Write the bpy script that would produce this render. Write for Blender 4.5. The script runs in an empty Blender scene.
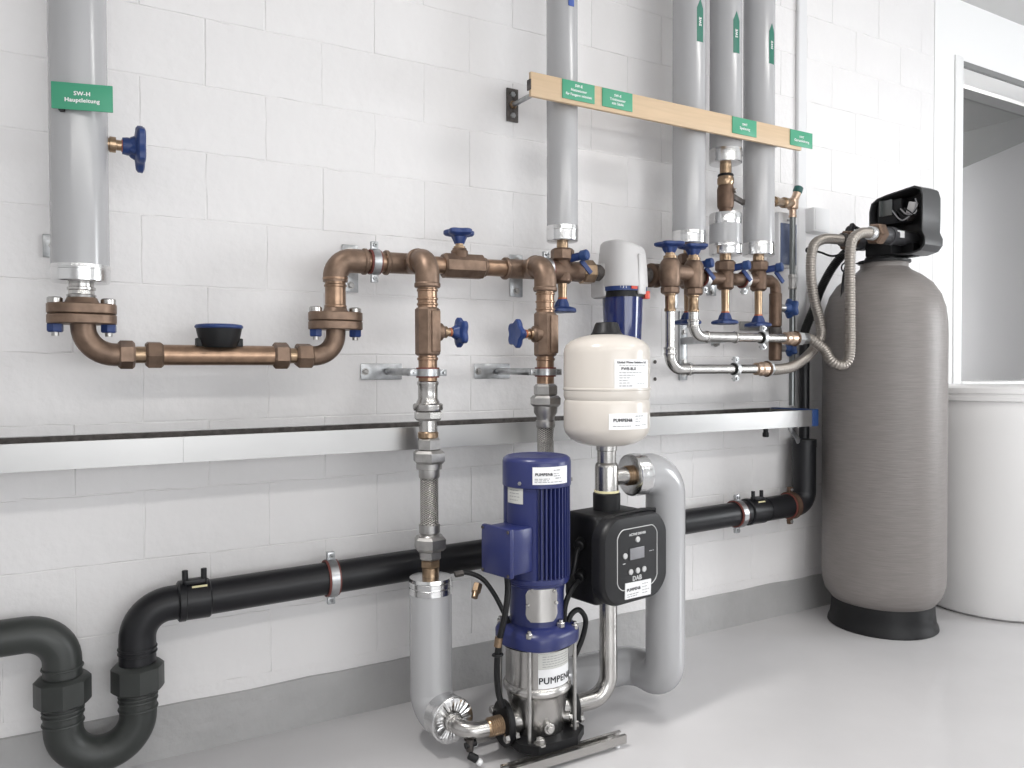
import bpy, bmesh, math, random
from math import sin, cos, pi, radians as rad
from mathutils import Vector as V, Matrix
random.seed(7)
S = bpy.context.scene
C = S.collection

# ---------------------------------------------------------------- camera, world, lights, exposure
cd = bpy.data.cameras.new('camera'); cam = bpy.data.objects.new('camera', cd); C.objects.link(cam)
cd.sensor_width = 36.0; cd.lens = 780 / 1024 * 36.0; cd.clip_start = 0.02
YAW, PIT, ROL = rad(30.04), rad(1.09), rad(-0.165)
cf = V((sin(YAW) * cos(PIT), cos(YAW) * cos(PIT), -sin(PIT))); cr = V((cos(YAW), -sin(YAW), 0)); cu = cr.cross(cf)
cr2 = cr * cos(ROL) + cu * sin(ROL); cu2 = -cr * sin(ROL) + cu * cos(ROL)
cam.matrix_world = Matrix(((cr2.x, cu2.x, -cf.x, 0), (cr2.y, cu2.y, -cf.y, -2.575), (cr2.z, cu2.z, -cf.z, 1.18), (0, 0, 0, 1)))
S.camera = cam
wd = bpy.data.worlds.new('world'); S.world = wd; wd.use_nodes = True
wd.node_tree.nodes['Background'].inputs[0].default_value = (0.85, 0.92, 1.0, 1)
wd.node_tree.nodes['Background'].inputs[1].default_value = 0.6
def area(name, loc, look, sx, sy, power, col=(1, 0.98, 0.95), spread=180):
    ld = bpy.data.lights.new(name, 'AREA'); ld.shape = 'RECTANGLE'; ld.size = sx; ld.size_y = sy; ld.energy = power; ld.color = col; ld.spread = rad(spread)
    o = bpy.data.objects.new(name, ld); C.objects.link(o); o.location = loc
    z = -(V(look) - V(loc)).normalized(); x = V((1, 0, 0)) if abs(z.x) < 0.9 else V((0, 1, 0)); y = z.cross(x).normalized(); x = y.cross(z)
    o.rotation_euler = Matrix((x, y, z)).transposed().to_euler(); return o
area('ceiling_tube_row', (0.9, -2.9, 2.5), (0.9, 0.0, -0.2), 5.0, 0.12, 22)
area('ceiling_tube_near_wall', (0.1, -0.95, 3.1), (1.75, -0.8, 0.1), 0.25, 0.25, 3.6, spread=50)
area('ceiling_tube_right', (3.0, -2.0, 3.2), (2.7, -1.4, 0.0), 1.2, 0.3, 14)
area('room_window_light', (6.85, -3.0, 1.6), (1.8, -.4, 1.2), 2.2, 1.7, 175, (0.95, 0.98, 1.0))
area('rear_fill_light', (1.4, -5.4, 1.15), (1.6, 0, -0.3), 4.2, 1.5, 92, (0.97, 0.99, 1.0))  # added fill behind the camera, no window is built there
area('stairwell_fill_light', (4.45, 0.33, 1.5), (6.4, 0.8, 1.5), 0.2, 2.4, 44)  # added unseen lamp that brightens the grey wall behind the window
S.view_settings.view_transform = 'Standard'; S.view_settings.look = 'None'; S.view_settings.gamma = 1
S.view_settings.use_curve_mapping = False; S.view_settings.exposure = 0.2

# ---------------------------------------------------------------- materials
def mat(name, col, rough=0.5, metal=0.0, bump=None, vary=None, stretch=None, spec=None, trans=0, emit=None):
    m = bpy.data.materials.new(name); m.use_nodes = True; nt = m.node_tree; b = nt.nodes['Principled BSDF']; ln = nt.links.new
    b.inputs['Base Color'].default_value = (*col, 1); b.inputs['Roughness'].default_value = rough; b.inputs['Metallic'].default_value = metal
    if spec is not None: b.inputs['Specular IOR Level'].default_value = spec
    if trans: b.inputs['Transmission Weight'].default_value = trans
    if emit: b.inputs['Emission Color'].default_value = (*emit[0], 1); b.inputs['Emission Strength'].default_value = emit[1]
    if bump or vary:
        tc = nt.nodes.new('ShaderNodeTexCoord'); mp = nt.nodes.new('ShaderNodeMapping'); ln(tc.outputs['Object'], mp.inputs[0])
        if stretch: mp.inputs['Scale'].default_value = stretch
    if vary:
        n = nt.nodes.new('ShaderNodeTexNoise'); n.inputs['Scale'].default_value = vary[0]; n.inputs['Detail'].default_value = 5; ln(mp.outputs[0], n.inputs[0])
        r = nt.nodes.new('ShaderNodeValToRGB'); r.color_ramp.elements[0].position = 0.32; r.color_ramp.elements[1].position = 0.68
        k = vary[1]; r.color_ramp.elements[0].color = (*[c * (1 - k) for c in col], 1); r.color_ramp.elements[1].color = (*[min(1, c * (1 + k)) for c in col], 1)
        if len(vary) > 2: r.color_ramp.elements[0].color = (*vary[2], 1)
        ln(n.outputs[0], r.inputs[0]); ln(r.outputs[0], b.inputs['Base Color'])
    if bump:
        n = nt.nodes.new('ShaderNodeTexNoise'); n.inputs['Scale'].default_value = bump[0]; n.inputs['Detail'].default_value = 6; ln(mp.outputs[0], n.inputs[0])
        bp = nt.nodes.new('ShaderNodeBump'); bp.inputs['Strength'].default_value = bump[1]; bp.inputs['Distance'].default_value = bump[2] if len(bump) > 2 else 0.01
        ln(n.outputs[0], bp.inputs['Height']); ln(bp.outputs[0], b.inputs['Normal'])
    return m
def braid_mat():
    m = mat('steel_braid', (0.5, 0.49, 0.47), 0.35, 1.0); nt = m.node_tree; ln = nt.links.new; b = nt.nodes['Principled BSDF']
    tc = nt.nodes.new('ShaderNodeTexCoord'); sp = nt.nodes.new('ShaderNodeSeparateXYZ'); ln(tc.outputs['Object'], sp.inputs[0])
    def mt(op, a, bb=None):
        n = nt.nodes.new('ShaderNodeMath'); n.operation = op
        for i, q in enumerate((a, bb)):
            if q is None: continue
            if isinstance(q, (int, float)): n.inputs[i].default_value = q
            else: ln(q, n.inputs[i])
        return n.outputs[0]
    ang = mt('MULTIPLY', mt('ARCTAN2', sp.outputs[1], sp.outputs[0]), 14.0); zz = mt('MULTIPLY', sp.outputs[2], 900.0)
    h = mt('MAXIMUM', mt('SINE', mt('ADD', ang, zz)), mt('SINE', mt('SUBTRACT', ang, zz)))
    bp = nt.nodes.new('ShaderNodeBump'); bp.inputs['Strength'].default_value = 0.9; bp.inputs['Distance'].default_value = 0.003
    ln(h, bp.inputs['Height']); ln(bp.outputs[0], b.inputs['Normal'])
    r = nt.nodes.new('ShaderNodeValToRGB'); r.color_ramp.elements[0].position = 0.0; r.color_ramp.elements[0].color = (0.16, 0.155, 0.15, 1)
    r.color_ramp.elements[1].position = 0.75; r.color_ramp.elements[1].color = (0.56, 0.545, 0.52, 1)
    ln(h, r.inputs[0]); ln(r.outputs[0], b.inputs['Base Color'])
    return m
WHITE = mat('painted_block', (0.80, 0.785, 0.785), 0.55, bump=(19, 0.30, 0.014), vary=(3.0, 0.015))
JOINT = mat('painted_joint', (0.80, 0.785, 0.785), 0.65, bump=(60, 0.3, 0.01))
PLAST = mat('white_plaster', (0.86, 0.86, 0.86), 0.6, bump=(40, 0.08))
FRAME = mat('white_enamel', (0.88, 0.88, 0.88), 0.3)
GAPSH = mat('gap_shade_grey', (0.22, 0.22, 0.22), 0.7)  # grey of the shadow gap painted over the window
CONC = mat('grey_render', (0.42, 0.42, 0.43), 0.8, bump=(220, 0.3, 0.004), vary=(90, 0.06))
FLOORM = mat('grey_epoxy', (0.60, 0.59, 0.598), 0.16, bump=(5, 0.04, 0.02), vary=(1.6, 0.05))
PLINTH = mat('grey_wall_paint', (0.42, 0.415, 0.415), 0.4, bump=(14, 0.5, 0.02), vary=(6, 0.05))
INSUL = mat('grey_pvc_jacket', (0.42, 0.42, 0.43), 0.20, bump=(9, 0.03, 0.01), spec=0.8)
FOIL = mat('aluminium_foil', (0.72, 0.72, 0.72), 0.22, 1.0, bump=(22, 0.25, 0.006))
BRONZE = mat('red_bronze', (0.20, 0.137, 0.10), 0.46, 0.7, bump=(80, 0.15, 0.004), vary=(26, 0.25))
BRONZED = mat('dark_bronze', (0.14, 0.09, 0.063), 0.48, 0.65, bump=(80, 0.15, 0.004), vary=(26, 0.25))
COPPER = mat('bronze_tube', (0.31, 0.205, 0.14), 0.30, 0.85, vary=(30, 0.22))
BRASS = mat('brass', (0.35, 0.25, 0.165), 0.28, 0.95, vary=(60, 0.15))
PINKB = mat('pale_brass', (0.58, 0.43, 0.33), 0.3, 0.85, vary=(60, 0.1))
STEEL = mat('stainless_steel', (0.50, 0.488, 0.472), 0.27, 1.0, bump=(8, 0.04, 0.01), vary=(12, 0.08))
STEELD = mat('dull_steel', (0.42, 0.41, 0.40), 0.38, 1.0, vary=(30, 0.15))
GALV = mat('galvanised_steel', (0.43, 0.44, 0.45), 0.33, 0.9, vary=(45, 0.15))
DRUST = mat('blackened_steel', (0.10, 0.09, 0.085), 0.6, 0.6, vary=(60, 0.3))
TRAYM = mat('brushed_steel_sheet', (0.39, 0.386, 0.383), 0.36, 1.0, bump=(5, 0.02, 0.01), vary=(3, 0.05))
BLUE = mat('blue_plastic', (0.014, 0.040, 0.16), 0.42)
BLUEC = mat('blue_cap', (0.016, 0.05, 0.17), 0.4)
NAVY = mat('blue_pump_paint', (0.020, 0.027, 0.115), 0.33, bump=(60, 0.05))
BOWL = mat('blue_clear_bowl', (0.012, 0.022, 0.11), 0.1, spec=0.6)
BLACK = mat('black_plastic', (0.008, 0.008, 0.009), 0.45, bump=(250, 0.08, 0.002), spec=0.3)
PEBLK = mat('black_drain_pipe', (0.010, 0.010, 0.012), 0.38, bump=(14, 0.06, 0.01), spec=0.35)
PEGRN = mat('aged_drain_pipe', (0.032, 0.035, 0.033), 0.42, bump=(14, 0.06, 0.01), vary=(9, 0.12))
RUBBER = mat('black_rubber', (0.012, 0.012, 0.012), 0.65)
RUBRED = mat('red_rubber_liner', (0.17, 0.045, 0.035), 0.6)
WOODM = mat('beech_board', (0.60, 0.445, 0.29), 0.5, vary=(14, 0.05), stretch=(0.4, 6, 6))
GREEN = mat('green_sign', (0.06, 0.33, 0.195), 0.45)
GREEND = mat('green_sticker', (0.02, 0.16, 0.11), 0.4)
BLUST = mat('blue_sticker', (0.03, 0.08, 0.33), 0.4)
INKW = mat('white_print', (0.9, 0.9, 0.9), 0.5)
INKB = mat('black_print', (0.02, 0.02, 0.025), 0.5)
INKG = mat('grey_print', (0.30, 0.30, 0.31), 0.5)
LABEL = mat('white_label', (0.82, 0.82, 0.83), 0.4)
SILLAB = mat('silver_label', (0.60, 0.60, 0.57), 0.45, 0.2)
CREAM = mat('cream_enamel', (0.64, 0.595, 0.545), 0.25, bump=(5, 0.02))
HOODG = mat('light_grey_plastic', (0.56, 0.55, 0.55), 0.4)
TANKM = mat('wound_fibreglass', (0.215, 0.196, 0.187), 0.42, bump=(26, 0.2, 0.006), vary=(20, 0.08), stretch=(0.6, 0.6, 9))
HOSEM = mat('corrugated_steel', (0.36, 0.33, 0.30), 0.38, 0.8)
BRINE = mat('white_polyethylene', (0.80, 0.79, 0.785), 0.4, bump=(3, 0.05, 0.02))
DARKG = mat('charcoal_plastic', (0.012, 0.012, 0.0135), 0.42, spec=0.35)
HOODK = mat('grey_hood_shell', (0.035, 0.035, 0.037), 0.42)
HOODP = mat('grey_port_plastic', (0.07, 0.07, 0.075), 0.4)
LCD = mat('lcd_screen', (0.22, 0.22, 0.235), 0.3)
BUTT = mat('grey_button', (0.55, 0.55, 0.55), 0.4)
RED = mat('red_plastic', (0.6, 0.06, 0.03), 0.4)
ORNG = mat('red_seal_ring', (0.45, 0.12, 0.05), 0.5)
YELW = mat('pale_yellow_seal', (0.72, 0.66, 0.40), 0.5)
GRNCAP = mat('dark_green_cap', (0.02, 0.10, 0.09), 0.4)
ZINC = mat('white_zinc_lug', (0.66, 0.67, 0.68), 0.3, 0.6)
TRUNK = mat('white_pvc_trunking', (0.74, 0.74, 0.75), 0.45)
SCREEN = mat('blue_grey_panel', (0.13, 0.16, 0.26), 0.25)
PIPEG = mat('grey_steel_pipe', (0.18, 0.19, 0.19), 0.3, 0.8)
SHADEC = mat('diagonal_shade_tone', (0.11, 0.11, 0.11), 0.85, bump=(120, 0.2, 0.004), vary=(40, 0.06))  # dark tone standing in for the shade behind the window
GLASS = mat('window_glass', (1, 1, 1), 0.0, trans=1.0)
BRAID = braid_mat()

# ---------------------------------------------------------------- mesh helpers
def frame(d, up=None):
    d = V(d).normalized()
    if up is None: up = V((0, 0, 1)) if abs(d.z) < 0.9 else V((1, 0, 0))
    if abs(d.z) >= 0.9: u = V((1, 0, 0))
    else: u = V((0, 0, 1)).cross(d).normalized()
    u = (u - d * u.dot(d)).normalized(); v = d.cross(u).normalized(); return d, u, v
class M:
    def __init__(s): s.b = bmesh.new()
    def rings(s, rings, close=True, cap0=True, cap1=True):
        b = s.b; vs = [[b.verts.new(p) for p in r] for r in rings]; n = len(rings[0])
        for a, c in zip(vs, vs[1:]):
            for i in range(n if close else n - 1):
                j = (i + 1) % n; b.faces.new((a[i], a[j], c[j], c[i]))
        if cap0 and n > 2: b.faces.new(list(reversed(vs[0])))
        if cap1 and n > 2: b.faces.new(vs[-1])
        return s
    def rev(s, o, d, prof, seg=24, ph=0.0, rf=None, cap=True, sq=1.0):
        d, u, v = frame(d); o = V(o); R = []
        for t, r in prof:
            R.append([o + d * t + (u * cos(a) + v * (sin(a) * sq)) * (r * (rf(a, t, r) if rf else 1)) for a in [ph + 2 * pi * i / seg for i in range(seg)]])
        return s.rings(R, True, cap, cap)
    def cyl(s, p0, p1, r, seg=20, bev=0.0, ph=0.0):
        p0, p1 = V(p0), V(p1); L = (p1 - p0).length
        pr = [(0, r), (L, r)] if not bev else [(0, r - bev), (bev, r), (L - bev, r), (L, r - bev)]
        return s.rev(p0, p1 - p0, pr, seg, ph)
    def hex(s, p0, p1, r, ph=0.0, seg=6):
        L = (V(p1) - V(p0)).length; c = min(0.16 * r, L * 0.3)
        return s.rev(p0, V(p1) - V(p0), [(0, r - c), (c, r), (L - c, r), (L, r - c)], seg, ph)
    def tube(s, pts, r, seg=16, cap=True, rfn=None):
        pts = [V(p) for p in pts]; n = len(pts); T = []
        for i in range(n):
            t = (pts[min(i + 1, n - 1)] - pts[max(i - 1, 0)]); T.append(t.normalized())
        _, u, v = frame(T[0]); R = []; tot = 0
        for i in range(n):
            u = (u - T[i] * u.dot(T[i])).normalized(); v = T[i].cross(u)
            if i: tot += (pts[i] - pts[i - 1]).length
            rr = rfn(i, tot) if rfn else r
            R.append([pts[i] + (u * cos(2 * pi * k / seg) + v * sin(2 * pi * k / seg)) * rr for k in range(seg)])
        return s.rings(R, True, cap, cap)
    def box(s, c, size, rot=None, bev=0.0, seg=2):
        t = bmesh.new(); bmesh.ops.create_cube(t, size=1.0)
        for q in t.verts: q.co = V((q.co.x * size[0], q.co.y * size[1], q.co.z * size[2]))
        if bev: bmesh.ops.bevel(t, geom=list(t.edges), offset=bev, segments=seg, affect='EDGES', profile=0.5)
        mt = Matrix.Translation(V(c)) @ (rot.to_4x4() if rot is not None else Matrix.Identity(4))
        m = {}
        for q in t.verts: m[q] = s.b.verts.new(mt @ q.co)
        for f in t.faces: s.b.faces.new([m[q] for q in f.verts])
        t.free(); return s
    def bar(s, p0, p1, wd_, th, up=(0, 0, 1), bev=0.0):
        p0, p1 = V(p0), V(p1); d = (p1 - p0); L = d.length; d.normalize(); up = V(up); y = up.cross(d).normalized(); z = d.cross(y)
        return s.box((p0 + p1) / 2, (L, wd_, th), Matrix((d, y, z)).transposed(), bev)
    def prism(s, pts, depth):      # pts: world 3D outline, depth: vector
        dv = V(depth); return s.rings([[V(p) for p in pts], [V(p) + dv for p in pts]])
    def torus(s, o, d, R, r, seg=32, sub=10, a0=0, a1=2 * pi, rz=None):
        d, u, v = frame(d); o = V(o); full = abs(a1 - a0 - 2 * pi) < 1e-6; n = seg + (0 if full else 1); rr = []
        for i in range(n):
            a = a0 + (a1 - a0) * i / seg; e = u * cos(a) + v * sin(a)
            rr.append([o + e * (R + r * cos(2 * pi * k / sub)) + d * ((rz or r) * sin(2 * pi * k / sub)) for k in range(sub)])
        if full: rr.append(rr[0]);
        if full:
            b = s.b; vs = [[b.verts.new(p) for p in q] for q in rr[:-1]]
            for i in range(n):
                a, c = vs[i], vs[(i + 1) % n]
                for k in range(sub): b.faces.new((a[k], a[(k + 1) % sub], c[(k + 1) % sub], c[k]))
            return s
        return s.rings(rr)
    def band(s, o, d, r0, r1, w_, seg=32):     # flat ring strip
        return s.loopprof(o, d, [(-w_ / 2, r0), (-w_ / 2, r1), (w_ / 2, r1), (w_ / 2, r0)], seg)
    def loopprof(s, o, d, prof, seg=32):
        d, u, v = frame(d); o = V(o); b = s.b; vs = []
        for i in range(seg):
            a = 2 * pi * i / seg; e = u * cos(a) + v * sin(a); vs.append([b.verts.new(o + d * t + e * r) for t, r in prof])
        n = len(prof)
        for i in range(seg):
            a, c = vs[i], vs[(i + 1) % seg]
            for k in range(n): b.faces.new((a[k], a[(k + 1) % n], c[(k + 1) % n], c[k]))
        return s
def fil(pts, R, n=8):
    pts = [V(p) for p in pts]; out = [pts[0]]
    for i in range(1, len(pts) - 1):
        a, p, c = pts[i - 1], pts[i], pts[i + 1]; d0 = (a - p).normalized(); d1 = (c - p).normalized(); ang = d0.angle(d1)
        rr = R[i - 1] if isinstance(R, (list, tuple)) else R
        t = rr / math.tan(ang / 2); bis = (d0 + d1).normalized(); ce = p + bis * (rr / sin(ang / 2)); s0 = p + d0 * t; s1 = p + d1 * t
        v0 = s0 - ce; v1 = s1 - ce; sw = v0.angle(v1)
        for k in range(n + 1): out.append(ce + (v0 * sin(sw * (1 - k / n)) + v1 * sin(sw * k / n)) / sin(sw))
    out.append(pts[-1]); return out
def spl(pts, n=10):
    pts = [V(p) for p in pts]; P = [pts[0]] + pts + [pts[-1]]; out = []
    for i in range(1, len(P) - 2):
        for k in range(n):
            t = k / n; a, b, c, d = P[i - 1], P[i], P[i + 1], P[i + 2]
            out.append(0.5 * (2 * b + (c - a) * t + (2 * a - 5 * b + 4 * c - d) * t * t + (3 * b - a - 3 * c + d) * t ** 3))
    out.append(pts[-1]); return out
def resample(pts, step):
    out = [pts[0].copy()]; acc = 0
    for a, b in zip(pts, pts[1:]):
        L = (b - a).length; p = 0
        while acc + (L - p) >= step:
            p += step - acc; acc = 0; out.append(a + (b - a) * (p / L))
        acc += L - p
    return out
def root_of(o):
    while o.parent: o = o.parent
    return o
def put(m, name, material, parent=None, world=True, label=None, sharp=35):
    me = bpy.data.meshes.new(name); b = m.b if isinstance(m, M) else m
    bmesh.ops.recalc_face_normals(b, faces=list(b.faces))
    off = root_of(parent).location.copy() if (parent and world) else V((0, 0, 0))
    if world and parent:
        for q in b.verts: q.co -= off
    b.to_mesh(me); b.free()
    for p in me.polygons: p.use_smooth = True
    try: me.set_sharp_from_angle(angle=rad(sharp))
    except Exception: pass
    me.materials.append(material); o = bpy.data.objects.new(name, me); C.objects.link(o)
    if parent: o.parent = parent
    if label: o['label'] = label
    return o
def thing(name, label, cat, loc=(0, 0, 0), rz=0.0, group=None):
    o = bpy.data.objects.new(name, None); C.objects.link(o); o.location = loc; o.rotation_euler = (0, 0, rz); o.empty_display_size = 0.05
    o['label'] = label; o['category'] = cat
    if group: o['group'] = group
    return o
def struct(name, m, material, parent=None):
    o = put(m, name, material, parent); o['kind'] = 'structure'; return o
_tc = {}
def text_bm(txt, h, bold=0.0):
    cu_ = bpy.data.curves.new('t', 'FONT'); cu_.body = txt; cu_.align_x = 'CENTER'; cu_.align_y = 'CENTER'; cu_.size = h * 1.38; cu_.resolution_u = 3; cu_.space_character = 1.08
    o = bpy.data.objects.new('t', cu_); C.objects.link(o); bpy.context.view_layer.update()
    me = bpy.data.meshes.new_from_object(o.evaluated_get(bpy.context.evaluated_depsgraph_get())); b = bmesh.new(); b.from_mesh(me); bmesh.ops.triangulate(b, faces=list(b.faces))
    bpy.data.objects.remove(o); bpy.data.curves.remove(cu_); bpy.data.meshes.remove(me); return b
def lettering(lines, fn, material, parent, name='lettering', bold=0.0, width=None):   # lines: (text, x, y, height); fn maps plate (x,y) -> world point
    bb = bmesh.new()
    for txt, x, y, h in lines:
        t = text_bm(txt, h)
        for kk, (dx, dy) in enumerate(((-bold, 0), (bold, 0), (0, bold * .7), (0, -bold * .7)) if bold else ((0, 0),)):     # bold: the strokes laid down again a hair to each side
            mp = {}
            p0 = fn(x, y); nr = (fn(x + .001, y) - p0).cross(fn(x, y + .001) - p0).normalized() * (.0002 * kk)
            for q in t.verts: mp[q] = bb.verts.new(fn(q.co.x + x + dx, q.co.y + y + dy) + nr)
            for f in t.faces:
                try: bb.faces.new([mp[q] for q in f.verts])
                except ValueError: pass
        t.free()
    return put(bb, name, material, parent)
def strokes(rows, fn, material, parent, name='fine_print'):                 # unreadable small print as thin strips: (x0,x1,y,h)
    m = M()
    for x0, x1, y, h in rows:
        x = x0
        while x < x1 - 1e-4:
            L = min(random.uniform(0.006, 0.014), x1 - x); n = 2
            top = [fn(x + L * i / n, y + h / 2) for i in range(n + 1)]; bot = [fn(x + L * i / n, y - h / 2) for i in range(n + 1)]
            m.rings([top, bot], close=False, cap0=False, cap1=False); x += L + 0.0025
    return put(m, name, material, parent)
def flat(o, ux, uy):
    o, ux, uy = V(o), V(ux).normalized(), V(uy).normalized(); return lambda x, y: o + ux * x + uy * y
def onc(c, r, a0, z0):       # wrap a flat label round a vertical cylinder: angle a0 measured in the xy plane
    c = V(c); return lambda x, y: V((c.x + r * cos(a0 + x / r), c.y + r * sin(a0 + x / r), z0 + y))
def patch(fn, w_, h, th_fn, material, parent, name, n=10, label=None):       # curved label with thickness: fn outer, th_fn inner
    m = M(); xs = [-w_ / 2 + w_ * i / n for i in range(n + 1)]
    out = [[fn(x, -h / 2) for x in xs], [fn(x, h / 2) for x in xs], [th_fn(x, h / 2) for x in xs], [th_fn(x, -h / 2) for x in xs]]
    m.rings(out + [out[0]], close=False, cap0=False, cap1=False); return put(m, name, material, parent, label=label)

# ---------------------------------------------------------------- setting
zm = lambda x: 1.522 + 0.020 * (x - 0.86)       # height of the bronze header, which rises a little to the right
CEIL = 3.25
struct('floor', M().box((2.0, -2.5, -0.05), (9.9, 6.2, 0.1)), FLOORM)
struct('ceiling', M().box((2.0, -2.75, CEIL + 0.05), (9.9, 5.7, 0.1)), mat('ceiling_paint', (0.56, 0.555, 0.55), 0.8))
struct('wall_left', M().box((-2.9, -2.75, CEIL / 2), (0.1, 5.7, CEIL)), PLAST)
struct('wall_right', M().box((6.95, -2.75, CEIL / 2), (0.1, 5.7, CEIL)), PLAST)
struct('wall_front', M().box((2.0, -5.55, CEIL / 2), (9.9, 0.1, CEIL)), PLAST)
wb = struct('wall_back', M().box((0.67, 0.0972, CEIL / 2), (7.0, 0.2, CEIL)), JOINT)
wb['label'] = 'white painted concrete block wall behind the pipes'
# every block its own part, recessed mortar joints between
def block_mesh(k):
    rnd = random.Random(k); b = bmesh.new(); L, H, d = 0.3655 - 0.0012, 0.2065 - 0.0010, 0.0048
    per = []
    nx, nz = 6, 3
    for i in range(nx): per.append((-L / 2 + L * i / nx, -H / 2))
    for i in range(nz): per.append((L / 2, -H / 2 + H * i / nz))
    for i in range(nx): per.append((L / 2 - L * i / nx, H / 2))
    for i in range(nz): per.append((-L / 2, H / 2 - H * i / nz))
    back, mid, front = [], [], []
    for x, z in per:
        j = lambda s_: rnd.uniform(-s_, s_)
        back.append(b.verts.new((x * 1.004, 0.008, z * 1.006)))
        mid.append(b.verts.new((x * 0.9985 + j(.0006), -d * 0.40, z * 0.997 + j(.0006))))
        front.append(b.verts.new((x * 0.987 + j(.0022), -d + j(.0004), z * 0.976 + j(.0022))))
    n = len(per)
    for A, B in ((back, mid), (mid, front)):
        for i in range(n): b.faces.new((A[i], A[(i + 1) % n], B[(i + 1) % n], B[i]))
    b.faces.new(front); bmesh.ops.recalc_face_normals(b, faces=list(b.faces))
    me = bpy.data.meshes.new('block'); b.to_mesh(me); b.free(); me.materials.append(WHITE)
    for p in me.polygons: p.use_smooth = True
    me.set_sharp_from_angle(angle=rad(12)); return me
BM = [block_mesh(k) for k in range(6)]
XEND = 4.165
for r_ in range(-6, 9):
    z = 1.437 + 0.2065 * r_ + 0.10325
    if z + 0.1 > CEIL: break
    x0 = 0.212 if r_ % 2 == 0 else 0.395
    for n_ in range(-8, 12):
        xa = x0 + 0.3655 * n_; xb = xa + 0.3655
        if xb < -1.6 or xa > XEND - 0.03: continue
        o = bpy.data.objects.new('block', random.choice(BM)); C.objects.link(o); o.parent = wb
        xb2 = min(xb, XEND); sc = (xb2 - xa) / 0.3655
        o.location = ((xa + xb2) / 2, 0.0 + random.uniform(-0.0006, 0.0006), z); o.scale = (sc, 1, 1); o.rotation_euler = (random.uniform(-.003, .003), 0, random.uniform(-.0015, .0015))
pl = M(); N = 60
top = []
for i in range(N + 1):
    x = -1.6 + (XEND + 1.6) * i / N; top.append((x, 0.158 + random.uniform(-.0035, .0035)))
pl.rings([[V((x, -0.012, z)) for x, z in top], [V((x, -0.012, 0.0)) for x, z in top]], close=False, cap0=False, cap1=False)
pl.rings([[V((x, 0.004, z + 0.003)) for x, z in top], [V((x, -0.012, z)) for x, z in top]], close=False, cap0=False, cap1=False)
struct('baseboard_back', pl, PLINTH)
# plastered pier with the tall inner window at the right
WX0, WX1, WZ0, WZ1 = 4.435, 6.2, 1.098, 2.885
pw = M()
pw.box(((4.172 + WX0 - 0.08) / 2, 0.095, CEIL / 2), (WX0 - 0.08 - 4.172, 0.2, CEIL))
pw.box(((WX0 - 0.08 + 6.9) / 2, 0.095, (WZ0 - 0.06) / 2), (6.9 - WX0 + 0.08, 0.2, WZ0 - 0.06))
pw.box(((WX0 - 0.08 + 6.9) / 2, 0.095, (WZ1 + 0.02 + CEIL) / 2), (6.9 - WX0 + 0.08, 0.2, CEIL - WZ1 - 0.02))
pw.box(((WX1 + 0.06 + 6.9) / 2, 0.095, (WZ0 + WZ1) / 2), (6.9 - WX1 - 0.06, 0.2, WZ1 - WZ0 + 0.14))
struct('wall_pier', pw, PLAST)
win = bpy.data.objects.new('window_1', None); C.objects.link(win); win['kind'] = 'structure'
win['label'] = 'white framed window at the right edge looking onto a grey wall'
f = M(); y0, y1 = -0.014, 0.19
f.box((WX0 - 0.038, (y0 + y1) / 2, (WZ0 + WZ1) / 2), (0.076, y1 - y0, WZ1 - WZ0 + 0.10), bev=0.004)
f.box((WX1 + 0.03, (y0 + y1) / 2, (WZ0 + WZ1) / 2), (0.06, y1 - y0, WZ1 - WZ0 + 0.10), bev=0.004)
put(f, 'window_frame', FRAME, win)
f = M(); f.box(((WX0 + WX1) / 2, 0.10, WZ1 + 0.006), (WX1 - WX0, 0.18, 0.014)); put(f, 'window_head', FRAME, win)
f = M(); f.box(((WX0 + WX1) / 2, 0.001, WZ1 + 0.016), (WX1 - WX0, 0.02, 0.03)); put(f, 'head_gap_strip', GAPSH, win)  # grey strip paints the shadow line above the window head
f = M(); f.box(((WX0 + WX1) / 2, 0.085, WZ0 - 0.03), (WX1 - WX0, 0.21, 0.06), bev=0.006); put(f, 'window_sill', FRAME, win)
f = M(); f.box(((WX0 + WX1) / 2, 0.15, (WZ0 + WZ1) / 2), (WX1 - WX0, 0.008, WZ1 - WZ0)); put(f, 'pane', GLASS, win)
st = M()
st.box((5.6, 0.86, 1.7), (2.8, 0.12, 3.4)); struct('wall_stairwell_back', st, CONC)
st = M().box((7.05, 0.5, 1.7), (0.1, 0.62, 3.4)); struct('wall_stairwell_right', st, CONC)
st = M().box((4.30, 0.5, 1.7), (0.1, 0.62, 3.4)); struct('wall_stairwell_left', st, CONC)
st = M().box((5.6, 0.5, -0.05), (2.9, 0.62, 0.1)); struct('floor_stairwell', st, CONC)
zs = lambda x: 2.591 + 0.372 * (x - 5.531)
st = M().prism([(4.36, 0.62, zs(4.36)), (6.99, 0.62, zs(6.99)), (6.99, 0.62, zs(6.99) + 0.9), (4.36, 0.62, zs(4.36) + 1.2)], (0, 0.18, 0)); struct('trim_soffit_shade', st, SHADEC)  # added dark slab, its sloped edge draws the diagonal shade
st = M().box((5.6, 0.5, 3.45), (2.9, 0.62, 0.1)); struct('ceiling_stairwell', st, CONC)

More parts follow.
